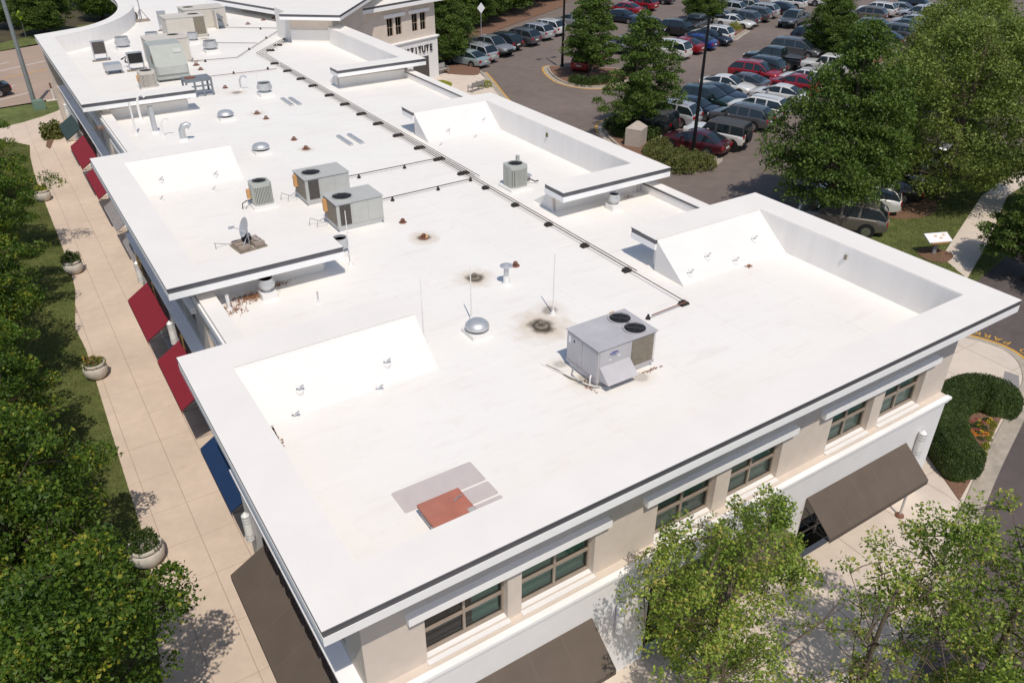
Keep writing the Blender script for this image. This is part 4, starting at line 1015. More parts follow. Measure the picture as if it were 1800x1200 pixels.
# roof hatch and walk pads
t = thing('roof_hatch', 'red square roof access hatch with steel latch', 'hatch', (3.08,1.82,ZR))
MB().box(.05,.92,.04,.78,-.02,.27).build('curb', 'white_metal', t); MB().box(-.02,.99,-.02,.84,.27,.34).build('lid', 'hatch_red', t)
MB().tube([(.70,.50,.35),(.84,.55,.38),(.93,.56,.36)], .018, 6).build('latch', 'vinyl_duct', t, True); MB().box(.82,.98,.02,.16,.3405,.3425).build('sticker', 'sticker', t); MB().box(.02,.05,.3,.7,.12,.25).build('hinge', 'dark_flashing', t)
def pad(lab, poly):
    out = []
    for i in range(len(poly)):
        a, b, c_ = np.array(poly[i-1]), np.array(poly[i]), np.array(poly[(i+1)%len(poly)])
        for k in range(4):
            t_ = k/3; p0 = b+(a-b)/np.linalg.norm(a-b)*.055; p2 = b+(c_-b)/np.linalg.norm(c_-b)*.055
            out.append(tuple((1-t_)**2*p0+2*t_*(1-t_)*b+t_**2*p2))
    tag(MB().prism(out, ZR+.001, ZR+.012).build('walk_pad', 'walk_pad'), lab, 'mat', 'grey walk pads by the hatch')
pad('long grey walk pad behind the red hatch', [(2.88,3.62),(4.92,3.62),(4.92,2.88),(2.88,2.88)])
pad('square grey walk pad right of the red hatch', [(4.16,2.82),(4.92,2.82),(4.92,2.34),(4.16,2.34)])
pad('narrow grey walk pad at the hatch front corner', [(4.16,2.28),(4.92,2.28),(4.92,2.06),(4.16,2.06)])

# satellite dish on ballast frame
x, y = G(441,437,ZR); t = thing('satellite_dish', 'grey satellite dish on a frame weighted with concrete blocks', 'satellite dish', (x,y+.25,ZR), R(8))
MB().box(-.52,.52,-.46,-.40,.0,.05).build('ballast_frame', 'wood_block', t); MB().box(-.52,.52,.40,.46,.0,.05).build('ballast_frame', 'wood_block', t)
for xx in (-.52,-.02,.46): MB().box(xx,xx+.06,-.40,.40,.0,.05).build('ballast_frame', 'wood_block', t)
for xx, yy in ((-.28,-.28),(-.28,.0),(-.28,.28),(.28,-.28),(.28,.0),(.28,.28)): MB().cbox(xx,yy,.38,.19,.05,.20).build('ballast_block', 'concrete_block', t)
MB().tube([(.02,-.05,.05),(.02,-.05,.72)], .03, 10).build('mast', 'galvanised', t, True); MB().tube([(-.3,-.3,.2),(.02,-.05,.5)], .015, 6).build('strut', 'galvanised', t); MB().tube([(.34,-.3,.2),(.02,-.05,.5)], .015, 6).build('strut', 'galvanised', t)
d = MB().lathe([(.001,0),(.12,.008),(.22,.028),(.30,.055),(.305,.06),(.22,.036),(.12,.016),(.001,.008)], 0, 0, 28).build('reflector', 'lamp_grey', t, True, 60); d.matrix_local = Matrix.Translation((-.03,-.05,.76)) @ Matrix.Rotation(R(-68),4,'Y') @ Matrix.Scale(1.2,4,(1,0,0))
MB().tube([(.0,-.05,.55),(-.42,-.05,.86)], .014, 6).build('feed_arm', 'galvanised', t); MB().box(-.62,-.42,-.09,-.01,.85,.92).build('feed_horn', 'lamp_grey', t); MB().box(-.12,.16,.02,.26,.2,.42).build('bracket', 'rubber_block', t)
x, y = G(380,438,ZR); MB_ = MB().tube([(0,0,0),(0,0,.2),(-.03,0,.24),(.45,.2,.01),(.95,.25,.01)], .012, 6); o = tag(MB_.build('cable_stub', 'vinyl_duct', None, True), 'thin cable rising from roof beside the satellite dish', 'cable'); o.location = (x, y, ZR)

# leaf litter drifts (uncountable)
mb = MB(); rr = random.Random(3)
for cx, cy, w, d, n_ in ((2.25,13.95,.55,.5,260),(3.15,14.35,.7,.35,420),(4.0,14.75,.6,.15,120),(2.2,36.6,.5,.6,140),(20.0,7.6,.15,.12,20),(1.28,7.15,.16,.35,160),(1.32,6.7,.16,.3,60),(18.9,14.6,.3,.15,30),(18.2,7.35,.16,.12,40),(9.15,4.6,.15,.25,30),(11.0,4.25,.4,.08,25)):
    for k in range(n_):
        x = cx+rr.gauss(0,w*.42); y = cy+rr.gauss(0,d*.42); a = rr.random()*6.28; s = rr.uniform(.02,.05); z = ZR+.01+rr.random()*.05
        if y > 14.9 and y < 15.2: y = 14.88
        mb.add([(x-s*math.cos(a),y-s*math.sin(a),z),(x+s*.5*math.sin(a),y-s*.5*math.cos(a),z+.02*rr.random()),(x+s*math.cos(a),y+s*math.sin(a),z),(x-s*.5*math.sin(a),y+s*.5*math.cos(a),z+.02*rr.random())],[(0,1,2,3)])
tag(mb.build('leaf_litter', 'leaf_litter'), 'brown leaf litter in the roof corners', 'leaves', kind='stuff')

# ================================================================== on the walls
def awning_y(name, label, xw, y0, y1, ztop, proj, drop, mt, group='fabric awnings on the left flank', stripes=False, ends=False):
    """sloping awning on a wall facing -X"""
    t = thing(name, label, 'awning', (xw,(y0+y1)/2,ztop-drop), 0, group); a, b = y0-(y0+y1)/2, y1-(y0+y1)/2
    w = MB(); n_ = 8
    def sag(k): return -.018*math.sin(math.pi*k/n_)
    for tk in (0, -.012):
        pass
    MB().add([(0,a,drop),(0,b,drop),(-proj,b,0),(-proj,a,0),(0,a,drop-.015),(0,b,drop-.015),(-proj,b,-.015),(-proj,a,-.015)],[(0,1,2,3),(7,6,5,4),(0,3,7,4),(1,5,6,2)]).build('canopy', mt, t)
    MB().box(-proj-.006,-proj+.006,a,b,-.20,-.016).build('valance', mt, t)
    k = max(2, int((b-a)/1.1))
    for i in range(1, k):
        y = a+(b-a)*i/k; MB().add([(0,y-.012,drop+.004),(0,y+.012,drop+.004),(-proj,y+.012,.004),(-proj,y-.012,.004)],[(0,1,2,3)]).build('seam', 'awning_brown_seam' if mt == 'awning_brown' else mt, t)
    for y in (a+.02, b-.02):
        MB().tube([(0,y,drop-.03),(-proj+.02,y,-.03)], .016, 6).build('frame_bar', 'awning_frame', t); MB().tube([(0,y,-.10),(-proj+.02,y,-.10)], .016, 6).build('frame_bar', 'awning_frame', t); MB().tube([(0,y,drop*.4),(-proj+.02,y,-.10)], .012, 6).build('frame_bar', 'awning_frame', t)
    if stripes:
        m_ = int((b-a)/.22)
        for i in range(m_):
            y = a+(b-a)*(i+.25)/m_; MB().add([(0,y,drop+.004),(0,y+.11,drop+.004),(-proj,y+.11,.004),(-proj,y,.004)],[(0,1,2,3)]).build('stripe', 'awning_stripe', t)
    return t
awning_y('fabric_awning', 'large brown awning at the near end of the left flank', .64, 1.6, 7.35, 2.75, .98, .55, 'awning_brown')
awning_y('fabric_awning', 'navy blue awning under the near pavilion eave', 1.35, 9.75, 13.2, 2.75, .98, .6, 'awning_blue')
awning_y('fabric_awning', 'red awning nearest the blue one, half hidden by roof corner', 1.33, 15.6, 19.35, 2.78, .96, .62, 'awning_red')
awning_y('fabric_awning', 'red awning fully in view beside the second stone planter', 1.33, 21.0, 25.0, 2.78, .96, .62, 'awning_red')
awning_y('fabric_awning', 'striped awning nearer the red awning', 2.31, 28.0, 31.6, 2.78, .96, .62, 'awning_pale', stripes=True)
awning_y('fabric_awning', 'striped awning farther along, beyond the nearer striped one', 2.31, 33.0, 36.8, 2.78, .96, .62, 'awning_pale', stripes=True)
awning_y('fabric_awning', 'narrow red awning strip seen below the middle pavilion eave', 2.29, 38.2, 42.8, 2.78, .96, .62, 'awning_red')
awning_y('fabric_awning', 'farthest red awning, next to the dark teal one', 2.29, 44.0, 49.1, 2.78, .96, .62, 'awning_red')
awning_y('fabric_awning', 'dark teal awning at the far end of the flank', 2.29, 50.6, 54.6, 2.78, .96, .62, 'awning_teal')
def awning_x(label, yw, x0, x1, ztop, proj, drop, mt):
    t = thing('fabric_awning', label, 'awning', ((x0+x1)/2, yw, ztop-drop), 0, 'brown awnings on the front'); a, b = x0-(x0+x1)/2, x1-(x0+x1)/2
    MB().add([(a,0,drop),(b,0,drop),(b,-proj,0),(a,-proj,0),(a,0,drop-.015),(b,0,drop-.015),(b,-proj,-.015),(a,-proj,-.015)],[(3,2,1,0),(4,5,6,7),(0,4,7,3),(2,6,5,1)]).build('canopy', mt, t)
    MB().box(a,b,-proj-.006,-proj+.006,-.17,-.016).build('valance', mt, t)
    for i in range(1, 5):
        x = a+(b-a)*i/5; MB().add([(x-.012,0,drop+.004),(x+.012,0,drop+.004),(x+.012,-proj,.004),(x-.012,-proj,.004)],[(3,2,1,0)]).build('seam', 'awning_brown_seam', t)
    for x in (a+.03, (a+b)/2, b-.03):
        MB().tube([(x,0,drop-.03),(x,-proj+.03,-.03)], .018, 6).build('frame_bar', 'awning_frame', t); MB().tube([(x,0,-.12),(x,-proj+.03,-.12)], .018, 6).build('frame_bar', 'awning_frame', t)
        MB().tube([(x,0,-.12),(x,-proj*.55,drop*.42)], .016, 6).build('frame_bar', 'awning_frame', t); MB().tube([(x,0,drop*.5),(x,-proj+.05,-.10)], .016, 6).build('frame_bar', 'awning_frame', t)
    return t
AWR = awning_x('brown awning at the right end of the front, above pale paving', .64, 14.12, 18.72, 2.93, .98, .78, 'awning_brown')
awning_x('brown awning under leaf shadow at the bottom edge', .64, 1.8, 6.45, 2.93, 1.0, .78, 'awning_brown')
awning_x('brown awning in the middle of the front, hidden by a tree', .64, 8.35, 12.95, 2.93, .98, .78, 'awning_brown')
t = thing('drain_pipe', 'short grey post with rusty foot under the right awning', 'post', (18.9,.2,.13)); MB().tube([(0,0,0),(0,0,2.0)], .04, 8).build('post', 'lamp_grey', t); MB().lathe([(.15,0),(.14,.04),(.05,.08)], 0, 0, 10).build('foot', 'rust', t)
# bollard-shaped wall lamps
def sconce(label, x, y, z, d):
    t = thing('wall_lamp', label, 'wall lamp', (x,y,z), {'-x':math.pi/2*3,'-y':0}[d], 'cylindrical wall lamps')
    MB().lathe([(.11,0),(.11,.9),(.001,1.02)], 0, -.14, 18).build('diffuser', 'lamp_glass', t, True)
    for zz in (.0,.10,.20,.66,.76,.86): MB().lathe([(.115,zz),(.12,zz),(.12,zz+.02),(.115,zz+.02)], 0, -.14, 18).build('band', 'lamp_grey', t)
    MB().box(-.05,.05,-.06,.0,.1,.8).build('back_plate', 'lamp_grey', t)
sconce('white cylindrical wall lamp right of the front brown awning', 19.3, .645, 2.25, '-y'); sconce('white cylindrical wall lamp in tree shade on the front', 7.25, .645, 2.05, '-y')
sconce('white cylindrical wall lamp between blue and brown awnings', .645, 8.35, 2.2, '-x'); sconce('white cylindrical wall lamp between the two red awnings', 1.335, 20.2, 2.2, '-x'); sconce('white cylindrical wall lamp beyond the second red awning', 1.335, 26.4, 2.2, '-x'); sconce('white cylindrical wall lamp near the dark teal awning', 2.295, 56.2, 2.2, '-x')
# raised shop letters along the flank, unreadable at this angle: plain strokes
def letters(label, x, y0, y1, z, h, mt, seed, mt2=None):
    t = thing('shop_sign', label, 'sign', (x,(y0+y1)/2,z), 0, 'raised shop letters on the left flank'); q = random.Random(seed); y = y0-(y0+y1)/2; e = -y
    while y < e:
        w = q.uniform(.22,.42)*h/.6; kind = q.randrange(4); s = MB(); st_ = .07*h/.6
        s.box(-.12,-.03,y,y+st_,0,h)
        if kind in (0,1): s.box(-.119,-.031,y+st_,y+w,h-st_,h)
        if kind in (1,2): s.box(-.119,-.031,y+st_,y+w,h*.45,h*.45+st_)
        if kind in (0,2,3): s.box(-.119,-.031,y+w-st_,y+w,0,h*.95)
        if kind == 3: s.box(-.119,-.031,y+st_,y+w-st_,0,st_)
        s.build('letter', mt if q.random() < .75 or not mt2 else mt2, t); y += w+.09
letters('black raised letters above the large brown awning', .65, 2.0, 6.6, 3.05, .55, 'sign_dark', 1)
letters('dark raised letters above the red awning nearest the blue one', 1.34, 15.3, 19.0, 3.05, .62, 'sign_dark', 2, 'sign_gold')
letters('dark and gold raised letters above the fully visible red awning', 1.34, 20.6, 26.2, 3.05, .62, 'sign_dark', 3, 'sign_gold')
letters('black raised letters above the farthest red awning', 2.30, 43.5, 49.4, 3.05, .62, 'sign_dark', 4)

# ================================================================== street furniture
def planter(label, px_, py_, r=.47, plant='leaf_hedge', flowers=True, seed=1):
    x, y = G(px_, py_); t = thing('stone_planter', label, 'planter', (x,y,0), 0, 'stone planters along the promenade')
    MB().lathe([(r*.52,0),(r*.70,.05),(r*.93,.20),(r,.38),(r*.97,.50),(r*.88,.57)], 0, 0, 30).build('bowl', 'planter_stone', t, True, 60)
    MB().lathe([(r*.88,.57),(r*.84,.595),(r*.84,.615)], 0, 0, 30).build('groove', 'planter_shadowline', t, True)
    MB().lathe([(r*.84,.615),(r*.93,.635),(r*.92,.70),(r*.78,.71),(r*.76,.64),(.001,.64)], 0, 0, 30).build('rim', 'planter_stone', t, True, 40)
    return t, x, y
PL = [planter('stone planter with mixed flowers beside the two red awnings', 172,662)[0], planter('stone planter with round shrub by the striped awnings', 132,479)[0],
      planter('farthest stone planter with yellow green plants', 78,352)[0], planter('stone planter in tree shade at the bottom left', 263,985,.52)[0]]
# light columns
def lamp_post(label, px_, py_, h, base=.15):
    x, y = G(px_, py_, base); t = thing('lamp_post', label, 'lamp post', (x,y,base), 0, 'black car park lamp posts')
    MB().lathe([(.34,0),(.34,.07),(.30,.09)], 0, 0, 16).build('footing', 'concrete_kerb', t, True); MB().tube([(0,0,.05),(0,0,h)], [.14,.08], 12).build('column', 'pole_black', t, True)
    MB().lathe([(.20,.09),(.20,.20),(.15,.36)], 0, 0, 14).build('base_cover', 'pole_black', t, True)
    MB().tube([(-.85,0,h),(.85,0,h)], .04, 8).build('arm', 'pole_black', t)
    for s in (-1,1): MB().cbox(s*.95,0,.62,.42,h-.09,h+.06).build('lamp_head', 'pole_black', t)
lamp_post('black lamp post beside the maroon saloon', 1217,273,9.2); lamp_post('black lamp post in front of the round tree island', 988,119,8.5)
lamp_post('slim black lamp post left of the tall roadside oak', 1438,93,10)
x, y = G(62,186); t = thing('utility_pole', 'grey steel utility pole on the far verge', 'pole', (x,y,0))
MB().tube([(0,0,0),(0,0,9.0)], [.20,.15], 14).build('shaft', 'pole_grey', t, True); MB().box(-.28,.28,-.03,.03,8.35,8.42).build('bracket', 'vinyl_duct', t); MB().lathe([(.17,9.0),(.17,9.05),(.001,9.06)],0,0,14).build('cap', 'pole_grey', t)
MB().tube([(0,0,8.4),(-12,-3,8.0),(-40,-10,8.3)], .012, 4).build('wire', 'pole_black', t); MB().tube([(0,0,8.4),(14,10,7.9),(30,22,8.3)], .012, 4).build('wire', 'pole_black', t)
x, y = G(66,190); t = thing('utility_pedestal', 'pale green service box at the foot of utility pole', 'box', (x+.15,y-.55,0)); MB().extrude([(-.45,0),(.45,0),(.45,.62),(.35,.75),(-.35,.75),(-.45,.62)], 'y', -.3, .3).build('case', 'pedestal_green', t); MB().box(-.36,.36,-.312,-.301,.1,.55).build('door', 'pedestal_green', t)
x, y = G(96,176); t = thing('marker_post', 'white marker post with orange top on the verge', 'post', (x,y,0)); MB().tube([(0,0,0),(0,0,1.0)], .07, 8).build('post', 'pvc_white', t); MB().tube([(0,0,1.0),(-.02,0,1.45)], .075, 8).build('top', 'rust', t); MB().cbox(-.2,0,.9,.5,0,.05).build('base_slab', 'concrete_pale', t)
x, y = G(1640,446,GB); t = thing('information_lectern', 'white topped information board on a post in the grass', 'sign', (x,y,GB), R(-22)); MB().box(-.1,.1,-.06,.06,0,.85).build('post', 'vinyl_duct', t)
p_ = MB().box(-.68,.68,-.34,.34,-.03,.03).build('panel', 'logo_white', t); p_.matrix_local = Matrix.Translation((0,-.02,.95)) @ Matrix.Rotation(R(22),4,'X'); MB().box(-.5,.5,-.36,-.30,-.14,-.02).build('lip', 'label_orange', p_)
for q in ((-.2,.05),(.05,-.1),(.3,.1)): MB().box(q[0],q[0]+.16,q[1],q[1]+.1,.0301,.033).build('picture', 'label_orange', p_)
def bench(label, px_, py_, rz):
    x, y = G(px_, py_, .14); t = thing('park_bench', label, 'bench', (x,y,.14), R(rz), 'grey slatted benches')
    for k in range(4): MB().box(-.85,.85,-.25+k*.13,-.15+k*.13,.42,.45).build('seat_slat', 'bench_grey', t)
    for k in range(4): MB().add([(-.85,.26+k*.025,.50+k*.10),(.85,.26+k*.025,.50+k*.10),(.85,.28+k*.025,.585+k*.10),(-.85,.28+k*.025,.585+k*.10),(-.85,.29+k*.025,.50+k*.10),(.85,.29+k*.025,.50+k*.10),(.85,.31+k*.025,.585+k*.10),(-.85,.31+k*.025,.585+k*.10)],[(0,1,2,3),(7,6,5,4),(0,4,5,1),(3,2,6,7)]).build('back_slat', 'bench_grey', t)
    for xx in (-.78,.72):
        for yy in (-.25,.25): MB().box(xx,xx+.06,yy-.03,yy+.03,0,.62 if yy < 0 else .9).build('leg', 'bench_grey', t)
        MB().box(xx,xx+.06,-.28,.28,.6,.64).build('arm_rest', 'bench_grey', t)
bench('grey slatted bench near the road kerb', 836,160, 200); bench('grey slatted bench against the far wing wall', 776,130, 20)
x, y = G(1123,256,.15); t = thing('stone_kiosk', 'pale pyramid topped stone service box on the island', 'box', (x,y+.4,.15), R(28)); MB().cbox(0,0,1.3,1.2,0,1.25).build('body', 'stone_pale', t); MB().add([(-.66,-.61,1.25),(.66,-.61,1.25),(.66,.61,1.25),(-.66,.61,1.25),(-.2,-.1,1.68),(.2,-.1,1.68),(.2,.1,1.68),(-.2,.1,1.68)],[(0,1,5,4),(1,2,6,5),(2,3,7,6),(3,0,4,7),(4,5,6,7)]).build('cap', 'stone_pale', t)
x, y = G(1109,254,.15); tag(MB().lathe([(.09,0),(.09,1.25),(.001,1.32)],0,0,14).build('bollard', 'label_orange', None, True), 'yellow bollard beside the stone service box', 'bollard').location = (x,y,.15)
x, y = G(846,62,.0); t = thing('street_sign', 'white diamond road sign on a thin post', 'sign', (x,y,0)); MB().tube([(0,0,0),(0,0,2.6)], .04, 8).build('post', 'lamp_grey', t); p_ = MB().add([(-.45,0,0),(0,0,-.6),(.45,0,0),(0,0,.6),(-.45,.03,0),(0,.03,-.6),(.45,.03,0),(0,.03,.6)],[(0,1,2,3),(7,6,5,4),(0,4,5,1),(1,5,6,2),(2,6,7,3),(3,7,4,0)]).build('sign_face', 'logo_white', t); p_.location = (0,-.06,3.0); p_.rotation_euler.z = R(-25)
# ================================================================== vehicles
def loft(stations, section):
    """stations -> list of closed half sections mirrored in y; returns verts, faces"""
    V = []; F = []; n = None
    for st_ in stations:
        h = section(*st_); pts = h+[(y_*-1, z_) for (y_, z_) in h[::-1]]
        n = len(pts)
        V += [(st_[0], y_, z_) for (y_, z_) in pts]
    for i in range(len(stations)-1):
        for k in range(n-1): F.append((i*n+k, (i+1)*n+k, (i+1)*n+k+1, i*n+k+1))
        F.append((i*n+n-1, (i+1)*n+n-1, (i+1)*n, i*n))
    F.append(tuple(range(n))); F.append(tuple(range((len(stations)-1)*n+n-1, (len(stations)-1)*n-1, -1)))
    return V, F

CARS = {
 # length, width, body stations (x, zlow, ztop, wfactor), cabin stations (x, zroof, glassflags), wheelbase, wheel radius, belt
 'saloon': dict(L=4.80,W=1.84,body=[(-2.40,.42,.80,.80),(-2.32,.30,.98,.92),(-1.9,.24,1.03,.98),(-1.2,.20,1.00,1),(.3,.20,.98,1),(1.0,.20,.97,1),(1.7,.22,.90,.98),(2.15,.26,.80,.93),(2.36,.34,.68,.80),(2.40,.42,.60,.70)],
     cab=[(-1.95,1.03,.72),(-1.55,1.22,.70),(-1.05,1.40,.66),(-.45,1.47,.66),(-.33,1.475,.66),(.20,1.45,.66),(.55,1.33,.68),(1.15,1.00,.74)], rear=2, front=5, pil=(3,), wb=(-1.38,1.42), wr=.33, belt=.98),
 'suv': dict(L=4.75,W=1.92,body=[(-2.37,.50,.95,.86),(-2.30,.36,1.08,.94),(-1.9,.28,1.10,.99),(-1.2,.25,1.10,1),(.3,.25,1.08,1),(1.0,.25,1.07,1),(1.7,.27,1.02,.98),(2.15,.32,.94,.93),(2.34,.40,.80,.82),(2.375,.48,.70,.75)],
     cab=[(-2.28,1.09,.84),(-2.05,1.42,.78),(-1.80,1.62,.74),(-.95,1.69,.73),(-.83,1.692,.73),(-.05,1.70,.72),(.06,1.70,.72),(.45,1.66,.72),(.75,1.52,.74),(1.30,1.10,.80)], rear=2, front=7, pil=(3,5), wb=(-1.38,1.40), wr=.37, belt=1.08),
 'van': dict(L=5.05,W=1.98,body=[(-2.52,.45,1.0,.90),(-2.46,.32,1.06,.96),(-1.9,.26,1.08,1),(-1.2,.24,1.08,1),(.3,.24,1.06,1),(1.2,.24,1.04,1),(1.9,.27,.96,.97),(2.3,.32,.86,.90),(2.48,.40,.74,.78),(2.52,.46,.66,.72)],
     cab=[(-2.48,1.07,.90),(-2.30,1.48,.84),(-2.10,1.68,.78),(-1.15,1.75,.77),(-1.03,1.752,.77),(-.05,1.75,.76),(.06,1.75,.76),(.60,1.68,.75),(1.0,1.50,.77),(1.75,1.03,.82)], rear=2, front=7, pil=(3,5), wb=(-1.50,1.55), wr=.35, belt=1.06),
 'offroader': dict(L=4.70,W=1.95,body=[(-2.20,.55,1.16,.93),(-2.16,.48,1.20,.97),(-1.8,.44,1.20,1),(-1.1,.42,1.20,1),(.3,.42,1.20,1),(.9,.42,1.19,1),(1.7,.45,1.16,.98),(2.1,.50,1.12,.95),(2.30,.56,1.05,.92),(2.34,.60,.98,.90)],
     cab=[(-2.17,1.20,.92),(-2.12,1.55,.86),(-2.05,1.82,.82),(-1.25,1.86,.82),(-1.10,1.86,.82),(-.22,1.86,.81),(-.08,1.86,.81),(.42,1.84,.81),(.55,1.78,.81),(.95,1.20,.86)], rear=2, front=7, pil=(3,5), wb=(-1.45,1.45), wr=.42, belt=1.20),
 'pickup': dict(L=5.70,W=2.0,body=[(-2.85,.60,1.05,.95),(-2.80,.52,1.10,.98),(-1.9,.45,1.10,1),(-1.2,.42,1.10,1),(-.9,.42,1.12,1),(.3,.42,1.15,1),(1.3,.42,1.14,1),(2.0,.45,1.10,.98),(2.5,.50,1.04,.95),(2.80,.58,.92,.88),(2.85,.62,.84,.84)],
     cab=[(-.98,1.12,.86),(-.92,1.50,.80),(-.78,1.78,.76),(-.05,1.84,.75),(.08,1.84,.75),(.72,1.82,.75),(.98,1.68,.76),(1.55,1.14,.82)], rear=2, front=5, pil=(3,), wb=(-1.80,1.80), wr=.42, belt=1.12),
}
def car_template(kind, spare=False, hardtop=False, cover=False):
    c = CARS[kind]; W2 = c['W']/2; t = thing(kind+'_template', '', '', (0,0,0)); 
    def sec(x, zl, zt, w):
        w_ = W2*w; zs = zl+(zt-zl)*.58
        return [(w_*.80,zl),(w_*.97,zl+.10),(w_*1.0,zs),(w_*.985,zt-.10),(w_*.90,zt-.015),(w_*.5,zt+.012),(.0001,zt+.02)]
    bs = []
    B_ = c['body']
    for i in range(len(B_)-1):
        for k in range(3):
            f = k/3; bs.append(tuple(B_[i][j]+(B_[i+1][j]-B_[i][j])*f for j in range(4)))
    bs.append(B_[-1])
    V, F = loft(bs, sec); MB().add(V, F).build('body', 'car_paint', t, True, 40)
    # cabin
    cb = c['cab']; n = len(cb); groups = {'cabin': MB(), 'windscreen': MB(), 'rear_window': MB(), 'side_window': MB(), 'side_window_': MB()}
    def csec(x, zr, w):
        i_ = next(b for b in range(len(B_)-1) if B_[b][0] <= x <= B_[b+1][0]); f = (x-B_[i_][0])/(B_[i_+1][0]-B_[i_][0]); zt = B_[i_][2]+(B_[i_+1][2]-B_[i_][2])*f-.02
        wb_ = W2*.93; wr_ = W2*w; dz = max(zr-zt, .001); wt = wb_+(wr_-wb_)*min(1, dz/(c['cab'][n//2][1]-zt))
        return [(wb_, zt), (wb_+(wt-wb_)*.85, zt+dz*.86), (wt*.90, zr-.012), (wt*.5, zr+.012), (.0001, zr+.018)], zt
    S = [csec(*q)[0] for q in cb]
    for i in range(n-1):
        x0, x1 = cb[i][0], cb[i+1][0]; A_, D_ = S[i], S[i+1]
        for sgn in (1,-1):
            for k in range(4):
                q = [(x0,sgn*A_[k][0],A_[k][1]),(x1,sgn*D_[k][0],D_[k][1]),(x1,sgn*D_[k+1][0],D_[k+1][1]),(x0,sgn*A_[k+1][0],A_[k+1][1])]
                f = (0,1,2,3) if sgn > 0 else (3,2,1,0)
                if k >= 1 and i >= c['front']: g_ = 'windscreen' if k >= 2 else 'cabin'
                elif k >= 1 and i < c['rear']: g_ = 'rear_window' if k >= 2 else 'cabin'
                elif k == 0 and i not in c['pil'] and i < n-1: g_ = 'side_window' if sgn > 0 else 'side_window_'
                else: g_ = 'cabin'
                groups[g_].add(q, [f])
    # thin cabin shell under the glass so pillars and roof read as one skin
    for nm, mb_ in groups.items():
        if not mb_.f: continue
        mb_.build(nm.rstrip('_'), ('hardtop_black' if hardtop else 'car_paint') if nm == 'cabin' else 'car_glass', t, True, 30)
    # lower trim, bumpers
    L2f, L2r = B_[-1][0], B_[0][0]
    MB().box(L2r-.03,L2r+.16,-W2*.80,W2*.80,B_[0][1]-.04,B_[0][1]+.16).build('rear_bumper', 'car_trim' if kind in ('offroader','pickup') else 'car_paint', t)
    MB().box(L2f-.20,L2f+.03,-W2*.70,W2*.70,B_[-1][1]-.10,B_[-1][1]+.06).build('front_bumper', 'car_trim', t)
    MB().box(L2f-.03,L2f+.012,-W2*.42,W2*.42,B_[-1][1]+.07,B_[-1][2]-.02).build('grille', 'car_trim', t)
    for sgn in (1,-1):
        MB().box(L2f-.20,L2f-.03,sgn*W2*.50,sgn*W2*.84,B_[-1][2]-.06,B_[-1][2]+.10).build('headlight', 'headlight', t)
        MB().box(L2r-.012,L2r+.16,sgn*W2*.60,sgn*W2*.90,B_[0][2]-.18,B_[0][2]+.04).build('tail_light', 'taillight', t)
        ym = sgn*(W2+.09); xm = cb[-1][0]-.55; MB().box(xm-.07,xm+.07,min(sgn*W2*.93,ym),max(sgn*W2*.93,ym),c['belt']-.02,c['belt']+.13).build('wing_mirror', 'car_paint', t)
        MB().box(c['wb'][0]+c['wr']+.02,c['wb'][1]-c['wr']-.02,sgn*W2*.90,sgn*(W2*.90+.05),B_[3][1]-.02,B_[3][1]+.10).build('sill', 'car_trim', t)
        for xw in c['wb']:
            r = c['wr']
            def cyl(rad, y0, y1, nn=18):
                return MB().add([(rad*math.cos(2*math.pi*k/nn), yv, rad*math.sin(2*math.pi*k/nn)) for yv in (y0, y1) for k in range(nn)], [tuple(range(nn)), tuple(range(2*nn-1,nn-1,-1))]+[(k,(k+1)%nn,nn+(k+1)%nn,nn+k) for k in range(nn)])
            ar = cyl(r+.07, sgn*(W2*.75), sgn*(W2+.003), 20).build('wheel_arch', 'car_trim', t); ar.location = (xw, 0, r+.02)
            w = cyl(r, sgn*(W2-.20), sgn*(W2+.015)).build('wheel', 'tyre', t, True, 40); w.location = (xw, 0, r)
            rm = cyl(r*.66, sgn*(W2-.10), sgn*(W2+.022), 14)
            for k in range(5):
                a = 2*math.pi*k/5; ca, sa = math.cos(a), math.sin(a); pa, pb = -sa*r*.10, ca*r*.10
                rm.add([(ca*r*.12+pa,sgn*(W2+.03),sa*r*.12+pb),(ca*r*.62+pa,sgn*(W2+.026),sa*r*.62+pb),(ca*r*.62-pa,sgn*(W2+.026),sa*r*.62-pb),(ca*r*.12-pa,sgn*(W2+.03),sa*r*.12-pb)], [(0,1,2,3)])
            rm.build('rim', 'rim' if kind != 'offroader' else 'rim_dark', w)
    MB().box(L2r-.045,L2r-.031,-.26,.26,B_[0][1]+.18,B_[0][1]+.31).build('number_plate', 'plate', t)
    if kind == 'pickup':
        if cover: MB().box(-2.74,-1.06,-W2*.84,W2*.84,1.122,1.15).build('bed_cover', 'hardtop_black', t)
        else:
            MB().box(-2.74,-1.06,-W2*.80,W2*.80,1.119,1.123).build('bed_floor', 'car_trim', t)
        for sgn in (1,-1): MB().box(-2.82,-1.0,sgn*W2*.84,sgn*W2*.97,1.08,1.19).build('bed_rail', 'car_paint', t)
        MB().box(-2.84,-2.76,-W2*.9,W2*.9,1.0,1.185).build('tailgate', 'car_paint', t)
    if kind in ('suv','van') and not hardtop:
        for sgn in (1,-1): MB().tube([(-1.7,sgn*W2*.62,c['cab'][3][1]+.01),(-1.5,sgn*W2*.62,c['cab'][3][1]+.06),(.1,sgn*W2*.60,c['cab'][3][1]+.065),(.3,sgn*W2*.60,c['cab'][3][1]+.01)], .018, 5).build('roof_rail', 'rim', t)
